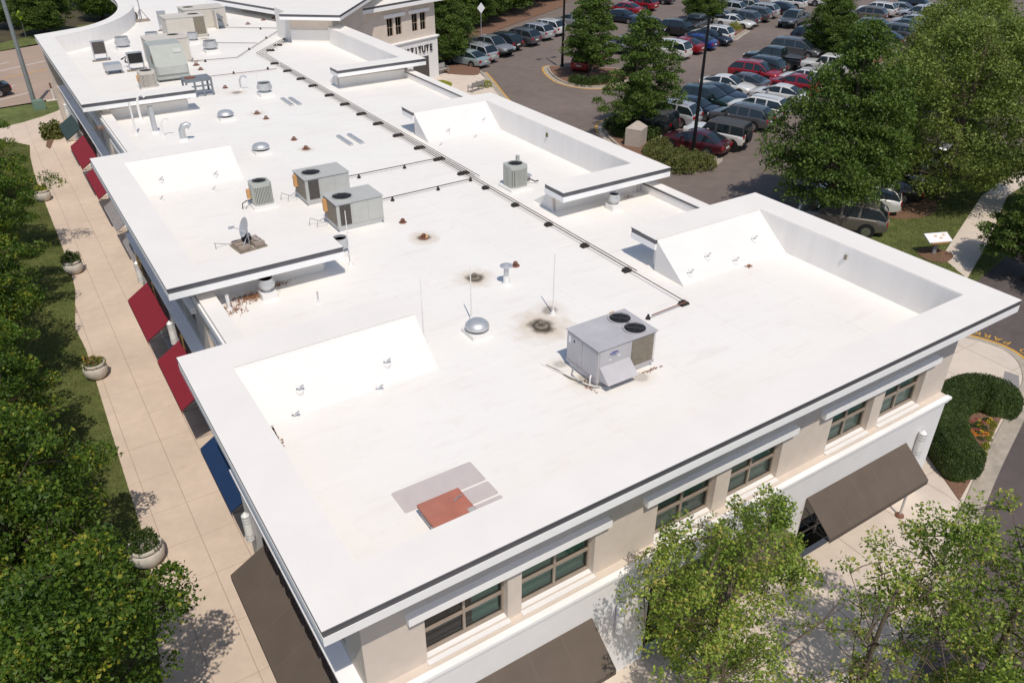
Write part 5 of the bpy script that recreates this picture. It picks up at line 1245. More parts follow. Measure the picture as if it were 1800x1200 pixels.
    if spare:
        nn = 18; sp = MB().add([(xv, .40*math.cos(2*math.pi*k/nn), .40*math.sin(2*math.pi*k/nn)) for xv in (-2.42,-2.22) for k in range(nn)], [tuple(range(nn)), tuple(range(2*nn-1,nn-1,-1))]+[(k,(k+1)%nn,nn+(k+1)%nn,nn+k) for k in range(nn)]).build('spare_wheel', 'tyre', t, True, 40); sp.location = (0, .1, 1.05)
    return t
def collect(t): return t
TPL = {}
def template(kind, **k):
    key = (kind, tuple(sorted(k.items())))
    if key not in TPL: TPL[key] = [car_template(kind, **k), False]
    return TPL[key]
COL = dict(white=(.74,.73,.70), black=(.012,.013,.015), navy=(.012,.018,.035), blue=(.012,.035,.21), red=(.30,.012,.022), maroon=(.075,.010,.018), silver=(.42,.43,.45), grey=(.085,.088,.097), lightgrey=(.25,.26,.27), green=(.012,.033,.032), pale=(.36,.44,.46), beige=(.36,.33,.28), teal=(.022,.032,.040), brown=(.13,.115,.10), steel=(.10,.115,.13))
NAMES = dict(saloon='saloon_car', suv='sport_utility_car', van='minivan', offroader='offroad_car', pickup='pickup_truck'); CATS = dict(saloon='car', suv='car', van='van', offroader='car', pickup='pickup')
HGT = dict(saloon=1.48, suv=1.70, van=1.76, offroader=1.87, pickup=1.84); DX = dict(saloon=-.45, suv=-.75, van=-.7, offroader=-.75, pickup=.1)
CS = 1.04
def put_car(kind, col, px_, py_, face, label, group, rz=None, **k):
    rot = {'u':R(90+20), 'd':R(-90+20), 'l':R(200), 'r':R(20)}[face] if rz is None else R(rz)
    x, y = G(px_, py_, HGT[kind]*CS); dx = DX[kind]*CS; x -= math.cos(rot)*dx; y -= math.sin(rot)*dx
    T = template(kind, **k)
    if not T[1]: t = T[0]; T[1] = True
    else: t = copy_tree(T[0])
    t.name = NAMES[kind]; t.location = (x,y,.006); t.rotation_euler = (0,0,rot+R(random.uniform(-1.5,1.5))); t.scale = (CS,CS,CS)
    t['label'] = label; t['category'] = CATS[kind]; t['group'] = group
    c_ = COL[col]; q = random.uniform(.93,1.05)
    for ch in t.children: ch.color = (c_[0]*q, c_[1]*q, c_[2]*q, 1)
    return t
g1 = 'cars parked in the row by the lamp post'
put_car('saloon','maroon',1235,229,'u','maroon saloon parked next to the black lamp post',g1)
put_car('offroader','white',1283,212,'u','white off-roader with black hard top and spare wheel',g1, spare=True, hardtop=True)
put_car('suv','grey',1322,185,'u','dark grey sport utility car beside white off-roader',g1)
put_car('suv','white',1352,170,'u','white sport utility car behind the dark grey one',g1)
put_car('saloon','white',1381,149,'u','white fastback between white sport utility and dark red car',g1)
put_car('saloon','red',1408,131,'u','dark red saloon half hidden by the big oak',g1)
put_car('suv','white',1436,122,'u','white car roof showing beside dark red saloon',g1)
put_car('offroader','white',1474,97,'u','white off-roader with black door vent at the oak edge',g1)
g2 = 'cars parked in the row behind the lamp post'
put_car('offroader','black',1156,192,'u','black off-roader in shade under the island tree',g2, spare=True, hardtop=True)
put_car('suv','silver',1195,179,'u','silver sport utility car rear beside black off-roader',g2)
put_car('saloon','navy',1212,169,'d','navy saloon facing forward behind silver car',g2)
put_car('suv','green',1230,150,'d','dark green sport utility car facing forward',g2)
put_car('saloon','navy',1257,146,'d','navy saloon facing forward between green car and white saloon',g2)
put_car('saloon','white',1273,131,'d','white saloon facing forward in the middle row',g2)
put_car('saloon','grey',1315,129,'u','charcoal saloon behind the white saloon',g2)
put_car('suv','red',1318,106,'d','red hatchback sport utility facing forward',g2)
put_car('suv','teal',1352,100,'u','dark teal estate with tall red tail lights',g2)
put_car('pickup','black',1362,82,'u','black pickup with covered bed',g2, cover=True)
put_car('van','grey',1392,66,'d','long grey minivan beside black pickup',g2)
put_car('suv','navy',1422,47,'d','dark navy sport utility car under roadside oak',g2)
put_car('saloon','black',1452,58,'d','black car in deep shade behind the slim lamp post',g2)
g3 = 'cars parked across the lane'
put_car('suv','red',1030,92,'r','red car parked behind the round tree island',g3, rz=28)
put_car('pickup','lightgrey',1108,63,'d','light grey pickup seen between two trees',g3)
put_car('van','white',1184,70,'u','white van rear emerging from the tree',g3)
put_car('saloon','red',1207,66,'u','bright red saloon between white van and blue saloon',g3)
put_car('saloon','blue',1229,60,'u','royal blue saloon next to bright red one',g3)
put_car('saloon','navy',1243,51,'d','dark blue saloon facing the lane with pale headlights',g3)
put_car('suv','white',1265,45,'u','white sport utility car by the island with yellow plant',g3)
put_car('saloon','white',1287,25,'d','old white saloon facing the lane beyond the yellow plant',g3)
put_car('suv','grey',1314,19,'u','dark grey sport utility car right of old white saloon',g3)
put_car('suv','grey',1334,12,'u','charcoal sport utility car, second right of old white saloon',g3)
put_car('suv','silver',1348,6,'u','silver sport utility car, third right of old white saloon',g3)
put_car('saloon','navy',1374,3,'u','navy saloon left of the moving pickup',g3)
put_car('suv','white',1398,-8,'u','large white car above the moving pickup',g3)
put_car('suv','white',1432,-14,'u','white car cut by the top edge above the lane',g3)
put_car('pickup','steel',1398,17,'l','grey pickup driving down the lane',None)
del bpy.data.objects[[o.name for o in C.objects if o.get('label') == 'grey pickup driving down the lane'][0]]['group']
g4 = 'cars behind the second row of stalls'
put_car('suv','black',1134,30,'d','black car roof above the island tree',g4)
put_car('suv','black',1186,34,'d','black sport utility car facing forward in tree shade',g4)
put_car('pickup','steel',1226,24,'r','slate blue pickup under the roadside tree',g4, rz=25)
put_car('saloon','silver',1266,18,'u','silver saloon just right of the roadside tree',g4)
put_car('suv','silver',1290,2,'u','silver sport utility car near the top, right of tree',g4)
put_car('suv','beige',1311,-2,'d','beige sport utility car near the top edge',g4)
g5 = 'red and blue cars at the top of the lot'
put_car('saloon','navy',1089,16,'d','navy car nose left of the red cars',g5)
put_car('saloon','red',1103,4,'u','bright red coupe at the top, nearer the trees',g5)
put_car('suv','red',1135,-6,'u','bright red car at the top, right of red coupe',g5)
put_car('saloon','navy',1162,-14,'u','dark car sliver at the top right of red cars',g5)
g6 = 'cars in the far right rows'
put_car('suv','brown',1538,12,'u','brown grey boxy sport utility car, far right',g6)
put_car('suv','white',1556,4,'u','white car with black rear glass, far right',g6)
put_car('suv','grey',1533,32,'d','grey car nose beside the roadside oak',g6)
put_car('saloon','lightgrey',1583,4,'d','pale grey car front near the top, far right',g6)
put_car('suv','black',1605,-6,'d','black car at the top edge, far right',g6)
put_car('pickup','silver',1624,9,'u','silver pickup in the far right row',g6)
put_car('suv','silver',1652,6,'u','silver sport utility car right of silver pickup',g6)
put_car('saloon','white',1680,6,'d','white saloon at the end of the far row',g6)
put_car('saloon','grey',1695,2,'d','dark grey saloon last in the far row',g6)
put_car('saloon','grey',1633,20,'u','charcoal saloon with red lights in front of silver pickup',g6)
put_car('saloon','silver',1613,26,'u','silver saloon right of the dark green one',g6)
put_car('saloon','green',1598,34,'u','dark green saloon in the far right row',g6)
put_car('suv','grey',1584,42,'u','slate grey crossover between two dark saloons',g6)
put_car('saloon','black',1560,54,'u','black saloon behind the pickup by end island',g6)
put_car('pickup','brown',1526,66,'u','grey pickup with closed bed by the end island',g6, cover=True)
g7 = 'cars along the wood edge'
put_car('saloon','pale',826,88,'u','pale blue saloon in tree shade at row end',g7, rz=107)
put_car('suv','silver',846,77,'u','silver sport utility car right of pale blue saloon',g7, rz=107)
put_car('pickup','lightgrey',862,62,'d','silver grey pickup facing out of the row',g7, rz=-73)
put_car('suv','black',891,58,'u','black sport utility car right of silver pickup',g7, rz=107)
put_car('suv','grey',923,50,'u','charcoal sport utility car with red lights by wood edge',g7, rz=107)
put_car('suv','silver',948,41,'u','large silver sport utility car by wood edge',g7, rz=107)
put_car('suv','white',969,34,'u','white sport utility car last in the wood edge row',g7, rz=107)
put_car('saloon','lightgrey',1012,24,'u','pale car half hidden by the round island tree',g7, rz=107)
g8 = 'cars under the right hand trees'
put_car('suv','brown',1512,353,'u','brown grey sport utility car nearest the white parapet',g8, rz=124)
put_car('suv','white',1538,320,'u','white car rear beside the brown grey one',g8, rz=124)
put_car('saloon','black',1566,306,'u','black car between the tree trunks',g8, rz=124)
put_car('saloon','silver',1590,284,'d','silver saloon nose under the right hand trees',g8, rz=-56)
put_car('suv','white',1582,255,'d','white car glimpsed deeper under the trees',g8, rz=-56)
put_car('saloon','silver',1610,235,'d','silver car farthest in under the right hand trees',g8, rz=-56)
put_car('saloon','black',-36,140,'l','black car at the left edge on the far road',None, rz=190)
for o in C.objects:
    if o.get('label') == 'black car at the left edge on the far road' and 'group' in o: del o['group']
for key, (t, used) in list(TPL.items()):
    if not used:
        for ch in list(t.children_recursive): bpy.data.objects.remove(ch)
        bpy.data.objects.remove(t)
# ================================================================== vegetation
def leaves_mesh(name, pos, size, mt, rng, upbias=.42, aspect=.62, jitter=.45, dirs=None):
    """one small folded leaf (two triangles) per position"""
    n = len(pos); s = size*(1+rng.uniform(-jitter, jitter, n))[:, None]
    nrm = rng.normal(size=(n,3)); nrm /= np.linalg.norm(nrm, axis=1)[:, None]; nrm[:,2] += upbias*1.6; nrm /= np.linalg.norm(nrm, axis=1)[:, None]
    t = rng.normal(size=(n,3)); t -= (t*nrm).sum(1)[:, None]*nrm; t /= np.linalg.norm(t, axis=1)[:, None]; b = np.cross(nrm, t)
    a0 = pos-t*s*.5; a2 = pos+t*s*.5; a1 = pos+b*s*aspect*.5-nrm*s*.10+t*s*.05; a3 = pos-b*s*aspect*.5-nrm*s*.10+t*s*.05
    V = np.stack([a0,a1,a2,a3], 1).reshape(-1,3).astype(np.float32)
    F = (np.arange(n)[:, None]*4+np.array([[0,1,2,0,2,3]])).astype(np.int32).reshape(-1)
    me = bpy.data.meshes.new(name); me.vertices.add(4*n); me.vertices.foreach_set('co', V.reshape(-1))
    me.loops.add(6*n); me.loops.foreach_set('vertex_index', F); me.polygons.add(2*n)
    me.polygons.foreach_set('loop_start', np.arange(0,6*n,3,dtype=np.int32)); me.polygons.foreach_set('loop_total', np.full(2*n,3,dtype=np.int32))
    me.update(calc_edges=True); me.validate(); me.materials.append(M[mt]); return me

def tree_meshes(seed, H, crown0, rad, shape, nclus, nleaf, leaf, clus, mt, bark, trunk_r, flat=.6, nlimb=14, lean=.0, shell=.35, lob=.22, twigvis=True):
    """tapered trunk, limbs to clusters, leaves spread through the crown's volume; rad is the largest radius"""
    rng = np.random.default_rng(seed); ph = rng.uniform(0, 6.28, 6)
    def R_(t, a): return rad*shape(t)*(1+lob*math.sin(2*a+ph[0]+3*t)+lob*.7*math.sin(3*a+ph[1]-5*t)+lob*.5*math.sin(5*a+ph[2]+9*t))
    tips = []
    tries = 0
    while len(tips) < nclus and tries < nclus*60:
        tries += 1
        t = rng.random(); a = rng.uniform(0, 6.283); r = R_(t, a)
        if rng.random() > (r/rad)**1.2+.05: continue
        q = rng.random()**shell
        z = crown0+(H-crown0)*t
        tips.append((q*r*math.cos(a), q*r*math.sin(a), z, a, t))
    wood = MB(); tz = np.linspace(0, H*.93, 7)
    trunk = [(lean*z/H+.06*math.sin(z*1.1+ph[3])*(z/H), .06*math.sin(z*.9+ph[4])*(z/H), z) for z in tz]
    wood.tube(trunk, [trunk_r*(1-.88*z/H)+.008 for z in tz], 9)
    wood.lathe([(trunk_r*1.5,-.05),(trunk_r*1.15,.18),(trunk_r*1.0,.35)], 0, 0, 9)
    def tp(z):
        k = min(max(z/(H*.93)*6, 0), 5.999); i = int(k); f = k-i; return Vector(trunk[i]).lerp(Vector(trunk[i+1]), f)
    order = sorted(range(len(tips)), key=lambda i: tips[i][3]); 
    limbs = []
    for k in range(nlimb):
        i = rng.integers(len(tips)); x, y, z, a, t = tips[i]
        zb = max(crown0*.75, z-math.hypot(x,y)*(.55+.5*rng.random())-.2); p0 = tp(zb); p2 = Vector((x*.85,y*.85,z-.1)); p1 = p0.lerp(p2,.5)+Vector((0,0,-.12*math.hypot(x,y)*rng.random()))
        pts = [p0, p0.lerp(p1,.5)+Vector((0,0,.03)), p1, p1.lerp(p2,.55), p2]; rr = trunk_r*(.42-.25*t)
        wood.tube(pts, [rr, rr*.8, rr*.6, rr*.4, .008], 6); limbs += [p1, pts[3], p2, p0.lerp(p1,.6)]
    LP = np.array([list(p) for p in limbs])
    for (x, y, z, a, t) in tips:
        d = np.linalg.norm(LP-np.array([x,y,z]), axis=1); j = int(np.argmin(d))
        if d[j] > .15 and d[j] < rad*1.2:
            p0 = Vector(LP[j]); p2 = Vector((x,y,z)); pm = p0.lerp(p2,.5)+Vector((rng.normal(0,.05),rng.normal(0,.05),.06*rng.random()))
            wood.tube([p0,pm,p2], [.016,.011,.005], 4, False)
    P = []
    for (x, y, z, a, t) in tips:
        k = int(nleaf*(.6+.8*rng.random())); cl = clus*(.7+.6*rng.random())
        g_ = rng.normal(size=(k,3)); g_ /= np.maximum(np.linalg.norm(g_, axis=1), .3)[:, None]**.55
        g_ *= cl*np.array([1,1,flat])*.62; g_[:,2] -= .25*(g_[:,0]**2+g_[:,1]**2)/max(cl,.01)
        P.append(g_+np.array([x,y,z]))
    P = np.concatenate(P); P = P[P[:,2] > .35]
    return wood, leaves_mesh('crown', P, leaf, mt, rng)
TREES = {}
def tree(kind, name, label, x, y, z=0.0, scale=1.0, rz=0.0, group=None, zs=1.0):
    wood, cr, bark, cat = TREES[kind]
    t = thing(name, label, 'tree', (x,y,z), R(rz), group); t.scale = (scale,scale,scale*zs)
    for nm, me in (('trunk', wood), ('crown', cr)):
        o = bpy.data.objects.new(nm, me); C.objects.link(o); o.parent = t
    return t
def deftree(key, bark, *a, **k):
    w, l_ = tree_meshes(*a, **k); me = w.mesh('trunk'); me.polygons.foreach_set('use_smooth', [True]*len(me.polygons)); me.materials.append(M[bark]); TREES[key] = (me, l_, bark, 'tree')
round_ = lambda t: max(.05, math.sin(math.pi*min(1,(t*.88+.10))))**.75
cone_ = lambda t: max(.06, (1-t)**.75*(.45+.55*min(1,t*4+.35)))
vase_ = lambda t: max(.05, math.sin(math.pi*min(1,(t*.80+.10)))**.8)
pyr_ = lambda t: max(.06, (1-t)**.62*(.62+.38*min(1,t*3.5)))
dome_ = lambda t: max(.08, (1-t**2.2)**.6*(.72+.28*min(1,t*3)))
def dt(key, bark, seed, H, c0, rad, shape, nclus, nleaf, leaf, clus, mt, tr, **k): deftree(key, bark, seed, H, c0, rad, shape, nclus, nleaf, leaf, clus, mt, bark, tr, **k)
dt('maple_a','bark',21,7.0,1.5,2.55,round_,185,230,.105,.54,'leaf_maple',.14,flat=.42,shell=.42,lob=.32)
dt('maple_b','bark',22,6.6,1.4,2.6,round_,180,230,.105,.55,'leaf_maple',.14,flat=.42,shell=.42,lob=.34)
dt('maple_c','bark',23,6.8,1.3,2.5,round_,180,230,.105,.54,'leaf_maple',.13,flat=.40,shell=.42,lob=.32,lean=.3)
dt('lot_oak','bark',31,8.9,1.5,3.3,cone_,350,110,.15,.55,'leaf_oak',.16,flat=.30,nlimb=30,shell=.5,lob=.30)
dt('big_oak','bark',32,10.2,1.0,4.9,pyr_,480,110,.19,.80,'leaf_oak',.24,flat=.42,nlimb=26,shell=.34,lob=.14)
dt('wide_oak','bark',36,10.3,1.5,5.0,lambda t: max(.05, (1-t)**.8*(.66+.34*min(1,t*4))),500,125,.16,.78,'leaf_oak',.24,flat=.38,nlimb=28,shell=.40,lob=.20)
dt('willow','bark_pale',33,11.0,1.8,5.6,dome_,500,150,.15,.85,'leaf_willow',.26,flat=.6,nlimb=26,shell=.30,lob=.16)
dt('pear_a','bark_pale',41,6.7,1.3,2.2,vase_,215,130,.075,.30,'leaf_pear',.10,flat=1.25,nlimb=26,shell=.55,lob=.36)
dt('pear_b','bark_pale',42,5.2,1.2,2.1,vase_,105,30,.07,.19,'leaf_pear',.08,flat=1.0,nlimb=26,shell=.6,lob=.25)
dt('pear_c','bark_pale',43,6.8,1.3,2.5,vase_,260,130,.078,.34,'leaf_pear',.11,flat=.9,nlimb=20,shell=.45,lob=.2)

gl = 'maples in the lawn beside the promenade'
for k, (lab, kd, x, y, sc, rz) in enumerate((('maple at the bottom left corner beside the shaded planter','maple_a',-4.4,4.2,1.0,20),('maple with yellow tinged top, second from the bottom','maple_b',-4.95,10.6,1.03,130),
    ('maple third from the bottom, shading the lawn edge','maple_c',-5.4,17.0,1.07,40),('maple fourth from the bottom, level with flowered planter','maple_a',-5.25,23.6,1.08,200),('maple opposite the fully visible red awning','maple_b',-4.95,30.4,1.06,300),
    ('maple level with the round shrub planter','maple_c',-4.85,38.0,1.06,100),('maple level with the farthest stone planter','maple_a',-4.6,46.5,1.02,280),('maple by the far end of the lawn','maple_b',-5.6,54,1.0,20))):
    tree(kd, 'maple_tree', lab, x, y, 0, sc, rz, gl)
for k, (x, y, kd) in enumerate(((-9.0,7.5,'maple_b'),(-9.6,14,'maple_a'),(-9.8,20.5,'maple_c'))):
    tree(kd, 'maple_tree', f'maple at the left edge behind the {("first","second","third","fourth","fifth","sixth")[k]} promenade maple from below', x, y, 0, 1.05, 50*k, 'second row of maples')
mul_c = [(-4.4,4.2),(-4.95,10.6),(-5.4,17.0),(-5.25,23.6),(-4.95,30.4),(-4.85,38.0),(-4.6,46.5),(-5.6,54)]
for x, y in mul_c: MB().lathe([(.85+.3*random.random(),0),(.8,.04),(.001,.07)], x, y, 16).build('mulch_ring', 'mulch', lawn)

gt = 'car park trees'
x, y = G(1036,132,.14); tree('lot_oak','oak_tree','layered oak on the round island with the yellow kerb', x, y, .14, 1.02, 10, gt)
x, y = G(1123,230,.14); tree('lot_oak','oak_tree','layered oak behind the pale stone service box', x, y, .14, .98, 150, gt)
x, y = G(1235,40); tree('big_oak','oak_tree','oak at the top between red cars and old white saloon', x, y, 0, .70, 60, gt)
x, y = G(1455,98); tree('big_oak','oak_tree','tall roadside oak right of the grey minivan', x, y, 0, .72, 250, gt)
x, y = 38.3, 18.3; tree('wide_oak','oak_tree','big dark oak covering the cars right of the parapet', x, y, GB, .95, 0, gt, 1.12)
x, y = G(1612,352,GB); tree('willow','oak_tree','largest pale green tree at the right edge', x+1.5, y-.6, GB, 1.0, 0, gt)
tree('willow','oak_tree','pale green tree behind the largest one, top right', 62, 26, 0, .98, 140, gt)
tree('lot_oak','oak_tree','dark young oak beside the path at the right edge', 39.4, 7.2, GB, .78, 210, gt, 1.0)
tree('big_oak','oak_tree','dark oak at the right edge beyond the path', 49, 9.5, GB, .62, 100, gt)
x, y = G(792,112,.1); tree('big_oak','oak_tree','oak shading the pale blue saloon by the far wing', x-.3, y+.5, .1, .72, 30, gt)
for k, (px_, py_) in enumerate(((838,58),(872,44),(905,30),(938,18),(968,6),(1000,-8),(880,12),(930,-10),(820,20))):
    x, y = G(px_, py_); tree('big_oak','oak_tree', f'dark wood edge tree, {("first","second","third","fourth","fifth","sixth")[k]} from the far wing' if k < 6 else f'dark tree behind the wood edge, {("left","right","nearest the wing")[k-6]} one', x-.5, y+3, 0, .9+.1*(k%3), 47*k, 'trees of the wood edge')
for k, (x, y, sc, lab) in enumerate(((-5,103,.95,'dark tree at the top left corner'),(3.0,112,.8,'dark tree above the far road, right of corner tree'),(10,124,.9,'tree behind the curved parapet, left of two'),(17,127,.9,'tree behind the curved parapet, right of two'),(-12,96,.9,'tree at the left edge above the far road'),(5.5,105,.75,'low tree on the far verge left of curved parapet'),(13,112,.8,'low tree peeping over the curved parapet'))):
    tree('big_oak','oak_tree', lab, x, y, 0, sc, 80*k, 'trees beyond the far road')

gp = 'light green pear trees in front'
tree('pear_a','pear_tree','light green pear tree covering the middle front awning', 8.35, -1.45, .13, 1.0, 15, gp)
tree('pear_b','pear_tree','sparse pear tree with bare twigs over pale paving', 10.3, -4.0, .13, 1.2, 120, gp)
tree('pear_c','pear_tree','dense pear tree at the bottom right corner', 12.9, -5.3, .1, 1.02, 230, gp)
med = smooth_path([(11.8,-5.5),(12.3,-4.4),(13.5,-4.2),(14.1,-5.2),(13.1,-6.4)], 4, True)
tag(MB().prism(med, -.05, .12).build('tree_pit', 'mulch'), kind='structure')

# leaf-ball plants -------------------------------------------------------
def leaf_ball(n, rx, ry, rz_, size, mt, seed, base=0.0):
    rng = np.random.default_rng(seed); d = rng.normal(size=(n,3)); d /= np.linalg.norm(d, axis=1)[:, None]; d[:,2] = np.abs(d[:,2])
    rr = (.72+.34*rng.random(n))[:, None]*(1+.13*np.sin(d[:,:1]*7+seed)+.1*np.sin(d[:,1:2]*9))
    return leaves_mesh('foliage', d*rr*np.array([rx,ry,rz_])+np.array([0,0,base]), size, mt, rng, upbias=.3)
def plant(name, label, cat, x, y, z, me, rz=0, sc=1.0, group=None, core=None):
    o = bpy.data.objects.new(name, me); C.objects.link(o); o.location = (x,y,z); o.rotation_euler.z = R(rz); o.scale = (sc,sc,sc); return tag(o, label, cat, group)
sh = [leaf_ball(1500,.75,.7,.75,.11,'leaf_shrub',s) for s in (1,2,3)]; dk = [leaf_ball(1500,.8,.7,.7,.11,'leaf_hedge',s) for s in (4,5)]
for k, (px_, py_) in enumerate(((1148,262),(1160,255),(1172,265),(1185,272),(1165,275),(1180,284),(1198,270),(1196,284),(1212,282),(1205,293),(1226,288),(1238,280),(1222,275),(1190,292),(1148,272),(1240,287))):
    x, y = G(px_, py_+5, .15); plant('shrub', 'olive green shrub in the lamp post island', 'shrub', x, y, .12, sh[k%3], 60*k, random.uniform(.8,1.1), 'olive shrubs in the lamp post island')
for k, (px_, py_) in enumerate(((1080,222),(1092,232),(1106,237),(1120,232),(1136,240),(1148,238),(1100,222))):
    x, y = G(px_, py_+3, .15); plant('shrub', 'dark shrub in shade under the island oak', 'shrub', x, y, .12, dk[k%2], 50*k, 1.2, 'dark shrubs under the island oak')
for k, (px_, py_) in enumerate(((1012,144),(1022,147),(1033,148),(1044,147),(1056,145),(1064,142))):
    x, y = G(px_, py_, .15); plant('shrub', 'low green shrub at the edge of the round island', 'shrub', x, y, .12, dk[k%2], 70*k, .95, 'low shrubs in the round island')
x, y = G(1290,52,.15); plant('shrub', 'yellow ornamental grass on the row end island', 'shrub', x, y, .12, leaf_ball(900,.8,.8,.9,.12,'leaf_lime',9), 0, 1.0)
x, y = G(855,153,.14); plant('shrub', 'yellow green plant beside the near bench', 'shrub', x, y, .12, leaf_ball(700,.55,.5,.6,.1,'leaf_lime',10), 0, 1.0)
x, y = G(850,152,.14); plant('shrub', 'dark small plant behind the near bench', 'shrub', x-.3, y+.3, .12, dk[0], 0, .6)
x, y = G(95,240,.05); plant('shrub', 'green grassy clump in the promenade bed', 'shrub', x, y, .05, leaf_ball(1500,.75,.75,.9,.16,'leaf_shrub',12), 0, 1.2)
for k, (px_, py_) in enumerate(((101,230),(106,226),(97,233))):
    x, y = G(px_, py_, .05); plant('shrub', 'yellow flowering clump in the promenade bed', 'shrub', x, y, .05, leaf_ball(500,.4,.4,.5,.1,'leaf_lime',13), 40*k, .9, 'yellow clumps in the promenade bed')
pm = [leaf_ball(900,.40,.40,.30,.085,'leaf_shrub',20), leaf_ball(1600,.42,.42,.52,.08,'leaf_hedge',21), leaf_ball(700,.36,.36,.34,.09,'leaf_lime',22), leaf_ball(1600,.46,.46,.55,.075,'leaf_hedge',23)]
for k, (lab, t) in enumerate(zip(('mixed low plants with tiny flowers in the second planter','round green shrub in the third planter','yellow green plants in the farthest planter','dark bushy plant in the shaded planter'), PL)):
    plant('potted_plant', lab, 'plant', t.location.x, t.location.y, .62, pm[k], 0, 1.0)
rng = np.random.default_rng(5)
x, y = PL[0].location.x, PL[0].location.y
for mt_, lab, n_ in (('flower_yellow','tiny yellow flowers in the second planter',60),('flower_pink','tiny pink flowers in the second planter',40)):
    pp = np.stack([rng.uniform(-.32,.32,n_), rng.uniform(-.32,.32,n_), rng.uniform(.22,.36,n_)], 1); o = plant('potted_flowers', lab, 'flowers', x, y, .62, leaves_mesh('blooms', pp, .05, mt_, rng)); o['kind'] = 'stuff'

# clipped hedge round the flower bed: solid core with small leaves
hp = [G(*q, .7) for q in ((1662,822),(1656,775),(1664,715),(1690,690),(1725,688),(1757,692),(1772,712))]
hp = [(22.15,.85),(22.9,1.75),(24.0,2.75),(25.4,3.35),(26.7,3.3),(27.6,2.85),(27.9,2.25)]
hp2 = [G(*q,.75) for q in ((1712,820),(1690,800),(1668,760),(1664,716),(1688,690),(1722,684),(1755,694),(1768,712))]
path = smooth_path(hp2, 5)
hd = thing('clipped_hedge', 'dark clipped hedge curving round the flower bed', 'hedge', (*path[len(path)//2], .12))
ox, oy = hd.location.x, hd.location.y
core = MB(); HW, HH = .74, 1.12; secs = [(-HW*.9,0),(-HW,.3),(-HW*.95,.7),(-HW*.6,HH-.05),(0,HH),(HW*.6,HH-.05),(HW*.95,.7),(HW,.3),(HW*.9,0)]
NS = len(secs); pts3 = []
for i, p in enumerate(path):
    a = np.array(path[max(i-1,0)]); b = np.array(path[min(i+1,len(path)-1)]); t_ = (b-a)/np.linalg.norm(b-a); nn = np.array([t_[1],-t_[0]])
    e = (.45,.78,.94)[min(i,len(path)-1-i)] if min(i,len(path)-1-i) < 3 else 1.0
    for u, z in secs: pts3.append((p[0]+nn[0]*u*e-ox, p[1]+nn[1]*u*e-oy, z*(.55+.45*e)))
fc_ = []
for i in range(len(path)-1):
    for k in range(NS-1): fc_.append((i*NS+k,(i+1)*NS+k,(i+1)*NS+k+1,i*NS+k+1))
fc_.append(tuple(range(NS))); fc_.append(tuple(range((len(path)-1)*NS+NS-1,(len(path)-1)*NS-1,-1)))
core.add([(x_*1,y_*1,z_*.9) for x_,y_,z_ in pts3], fc_).build('hedge_core', 'leaf_hedge', hd)
rng = np.random.default_rng(8); PP = np.array(pts3).reshape(len(path), NS, 3); L_ = []
for _ in range(42000):
    i = rng.integers(len(path)-1); k = rng.integers(NS-1); f, g2 = rng.random(), rng.random()
    p = (PP[i,k]*(1-f)+PP[i+1,k]*f)*(1-g2)+(PP[i,k+1]*(1-f)+PP[i+1,k+1]*f)*g2; L_.append(p+rng.normal(0,.022,3)+np.array([0,0,.015]))
for i in (0, len(path)-1):
    cc = PP[i].mean(0)
    for _ in range(900): L_.append(cc+(PP[i, rng.integers(NS)]-cc)*rng.random()**.5*1.02+rng.normal(0,.035,3))
o = bpy.data.objects.new('hedge_leaves', leaves_mesh('hedge_leaves', np.array(L_), .055, 'leaf_hedge', rng, upbias=.2)); C.objects.link(o); o.parent = hd; o['kind'] = 'stuff'
# flowers in the bed
ylw = leaf_ball(260,.20,.20,.22,.06,'leaf_lime',31); ora = leaf_ball(160,.16,.16,.2,.05,'flower_orange',32); grn = leaf_ball(260,.24,.24,.22,.07,'leaf_hedge',33); pnk = leaf_ball(160,.18,.18,.2,.05,'flower_pink',34); yel = leaf_ball(120,.13,.13,.2,.045,'flower_yellow',35)
for lab, me, lst, grp in (('lime yellow plant in the front line of the flower bed', ylw, ((1731,787),(1735,779),(1738,770),(1741,761),(1744,752),(1746,745),(1729,795),(1733,783)), 'lime yellow plants in the flower bed'),
        ('orange flowering plant in the flower bed', ora, ((1706,756),(1712,762),(1721,765),(1732,762),(1724,747)), 'orange flowers in the flower bed'), ('leafy green plant in the flower bed', grn, ((1712,748),(1722,745),(1728,752),(1718,760),(1724,770),(1735,738)), 'green plants in the flower bed'),
        ('pink flowering plant in the flower bed', pnk, ((1708,740),(1716,736),(1714,755),(1728,742),(1722,756)), 'pink flowers in the flower bed'), ('yellow flowering plant in the flower bed', yel, ((1720,748),(1722,740),(1738,742),(1742,736),(1726,758)), 'yellow flowers in the flower bed')):
    for k, (px_, py_) in enumerate(lst):
        x, y = G(px_, py_, .2); plant('flower_plant', lab, 'flowers', x, y, .14, me, 33*k, random.uniform(.5,.8), grp)

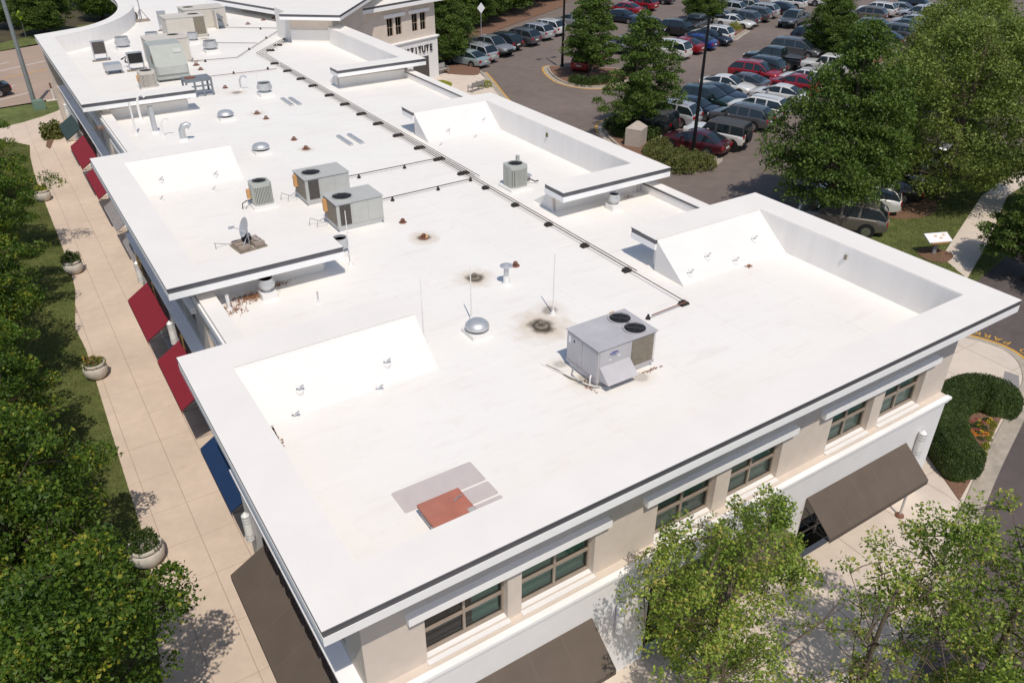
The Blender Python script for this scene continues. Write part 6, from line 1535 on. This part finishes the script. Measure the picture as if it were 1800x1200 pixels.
# grass blades on the lawns (uncountable)
rng = np.random.default_rng(77)
def in_poly(x, y, poly):
    c_ = np.zeros(len(x), bool); n = len(poly)
    for i in range(n):
        (x0,y0),(x1,y1) = poly[i], poly[i-1]
        with np.errstate(divide='ignore', invalid='ignore'): c_ ^= ((y0 > y) != (y1 > y)) & (x < (x1-x0)*(y-y0)/(y1-y0+1e-12)+x0)
    return c_
def blades(name, label, poly, n, box_, z, h=.07, skip=()):
    x = rng.uniform(box_[0], box_[1], n*3); y = rng.uniform(box_[2], box_[3], n*3); k = in_poly(x, y, poly)
    for q in skip: k &= ~in_poly(x, y, q)
    x, y = x[k][:n], y[k][:n]; n = len(x)
    a = rng.uniform(0, 6.283, n); w = .010; hh = h*rng.uniform(.5,1.3,n); lx, ly = rng.normal(0,.025,n), rng.normal(0,.025,n)
    V = np.stack([np.stack([x-w*np.cos(a),y-w*np.sin(a),np.full(n,z)],1), np.stack([x+w*np.cos(a),y+w*np.sin(a),np.full(n,z)],1), np.stack([x+lx,y+ly,z+hh],1)],1).reshape(-1,3).astype(np.float32)
    me = bpy.data.meshes.new(name); me.vertices.add(3*n); me.vertices.foreach_set('co', V.reshape(-1)); me.loops.add(3*n); me.loops.foreach_set('vertex_index', np.arange(3*n,dtype=np.int32)); me.polygons.add(n)
    me.polygons.foreach_set('loop_start', np.arange(0,3*n,3,dtype=np.int32)); me.polygons.foreach_set('loop_total', np.full(n,3,dtype=np.int32)); me.update(calc_edges=True); me.materials.append(M['grass_blade'])
    o = bpy.data.objects.new(name, me); C.objects.link(o); tag(o, label, 'grass', kind='stuff')
blades('lawn_grass', 'short grass of the lawn beside the promenade', lawn_poly, 150000, (-5.5,-.6,3,60), -.004, .055)
blades('lawn_grass', 'sunlit grass of the corner lawn', green_poly, 60000, (34,56,8,22), GB, .08, (path_poly,))
x, y = G(46,66); t = thing('road_sign', 'fluorescent yellow green road sign by the far road', 'sign', (x,y,0)); MB().tube([(0,0,0),(0,0,2.2)], .04, 6).build('post', 'pole_grey', t); p_ = MB().box(-.4,.4,-.02,.02,-.4,.4).build('sign_face', 'hivis', t); p_.location = (0,-.06,2.4); p_.rotation_euler = (0,R(45),R(-50))
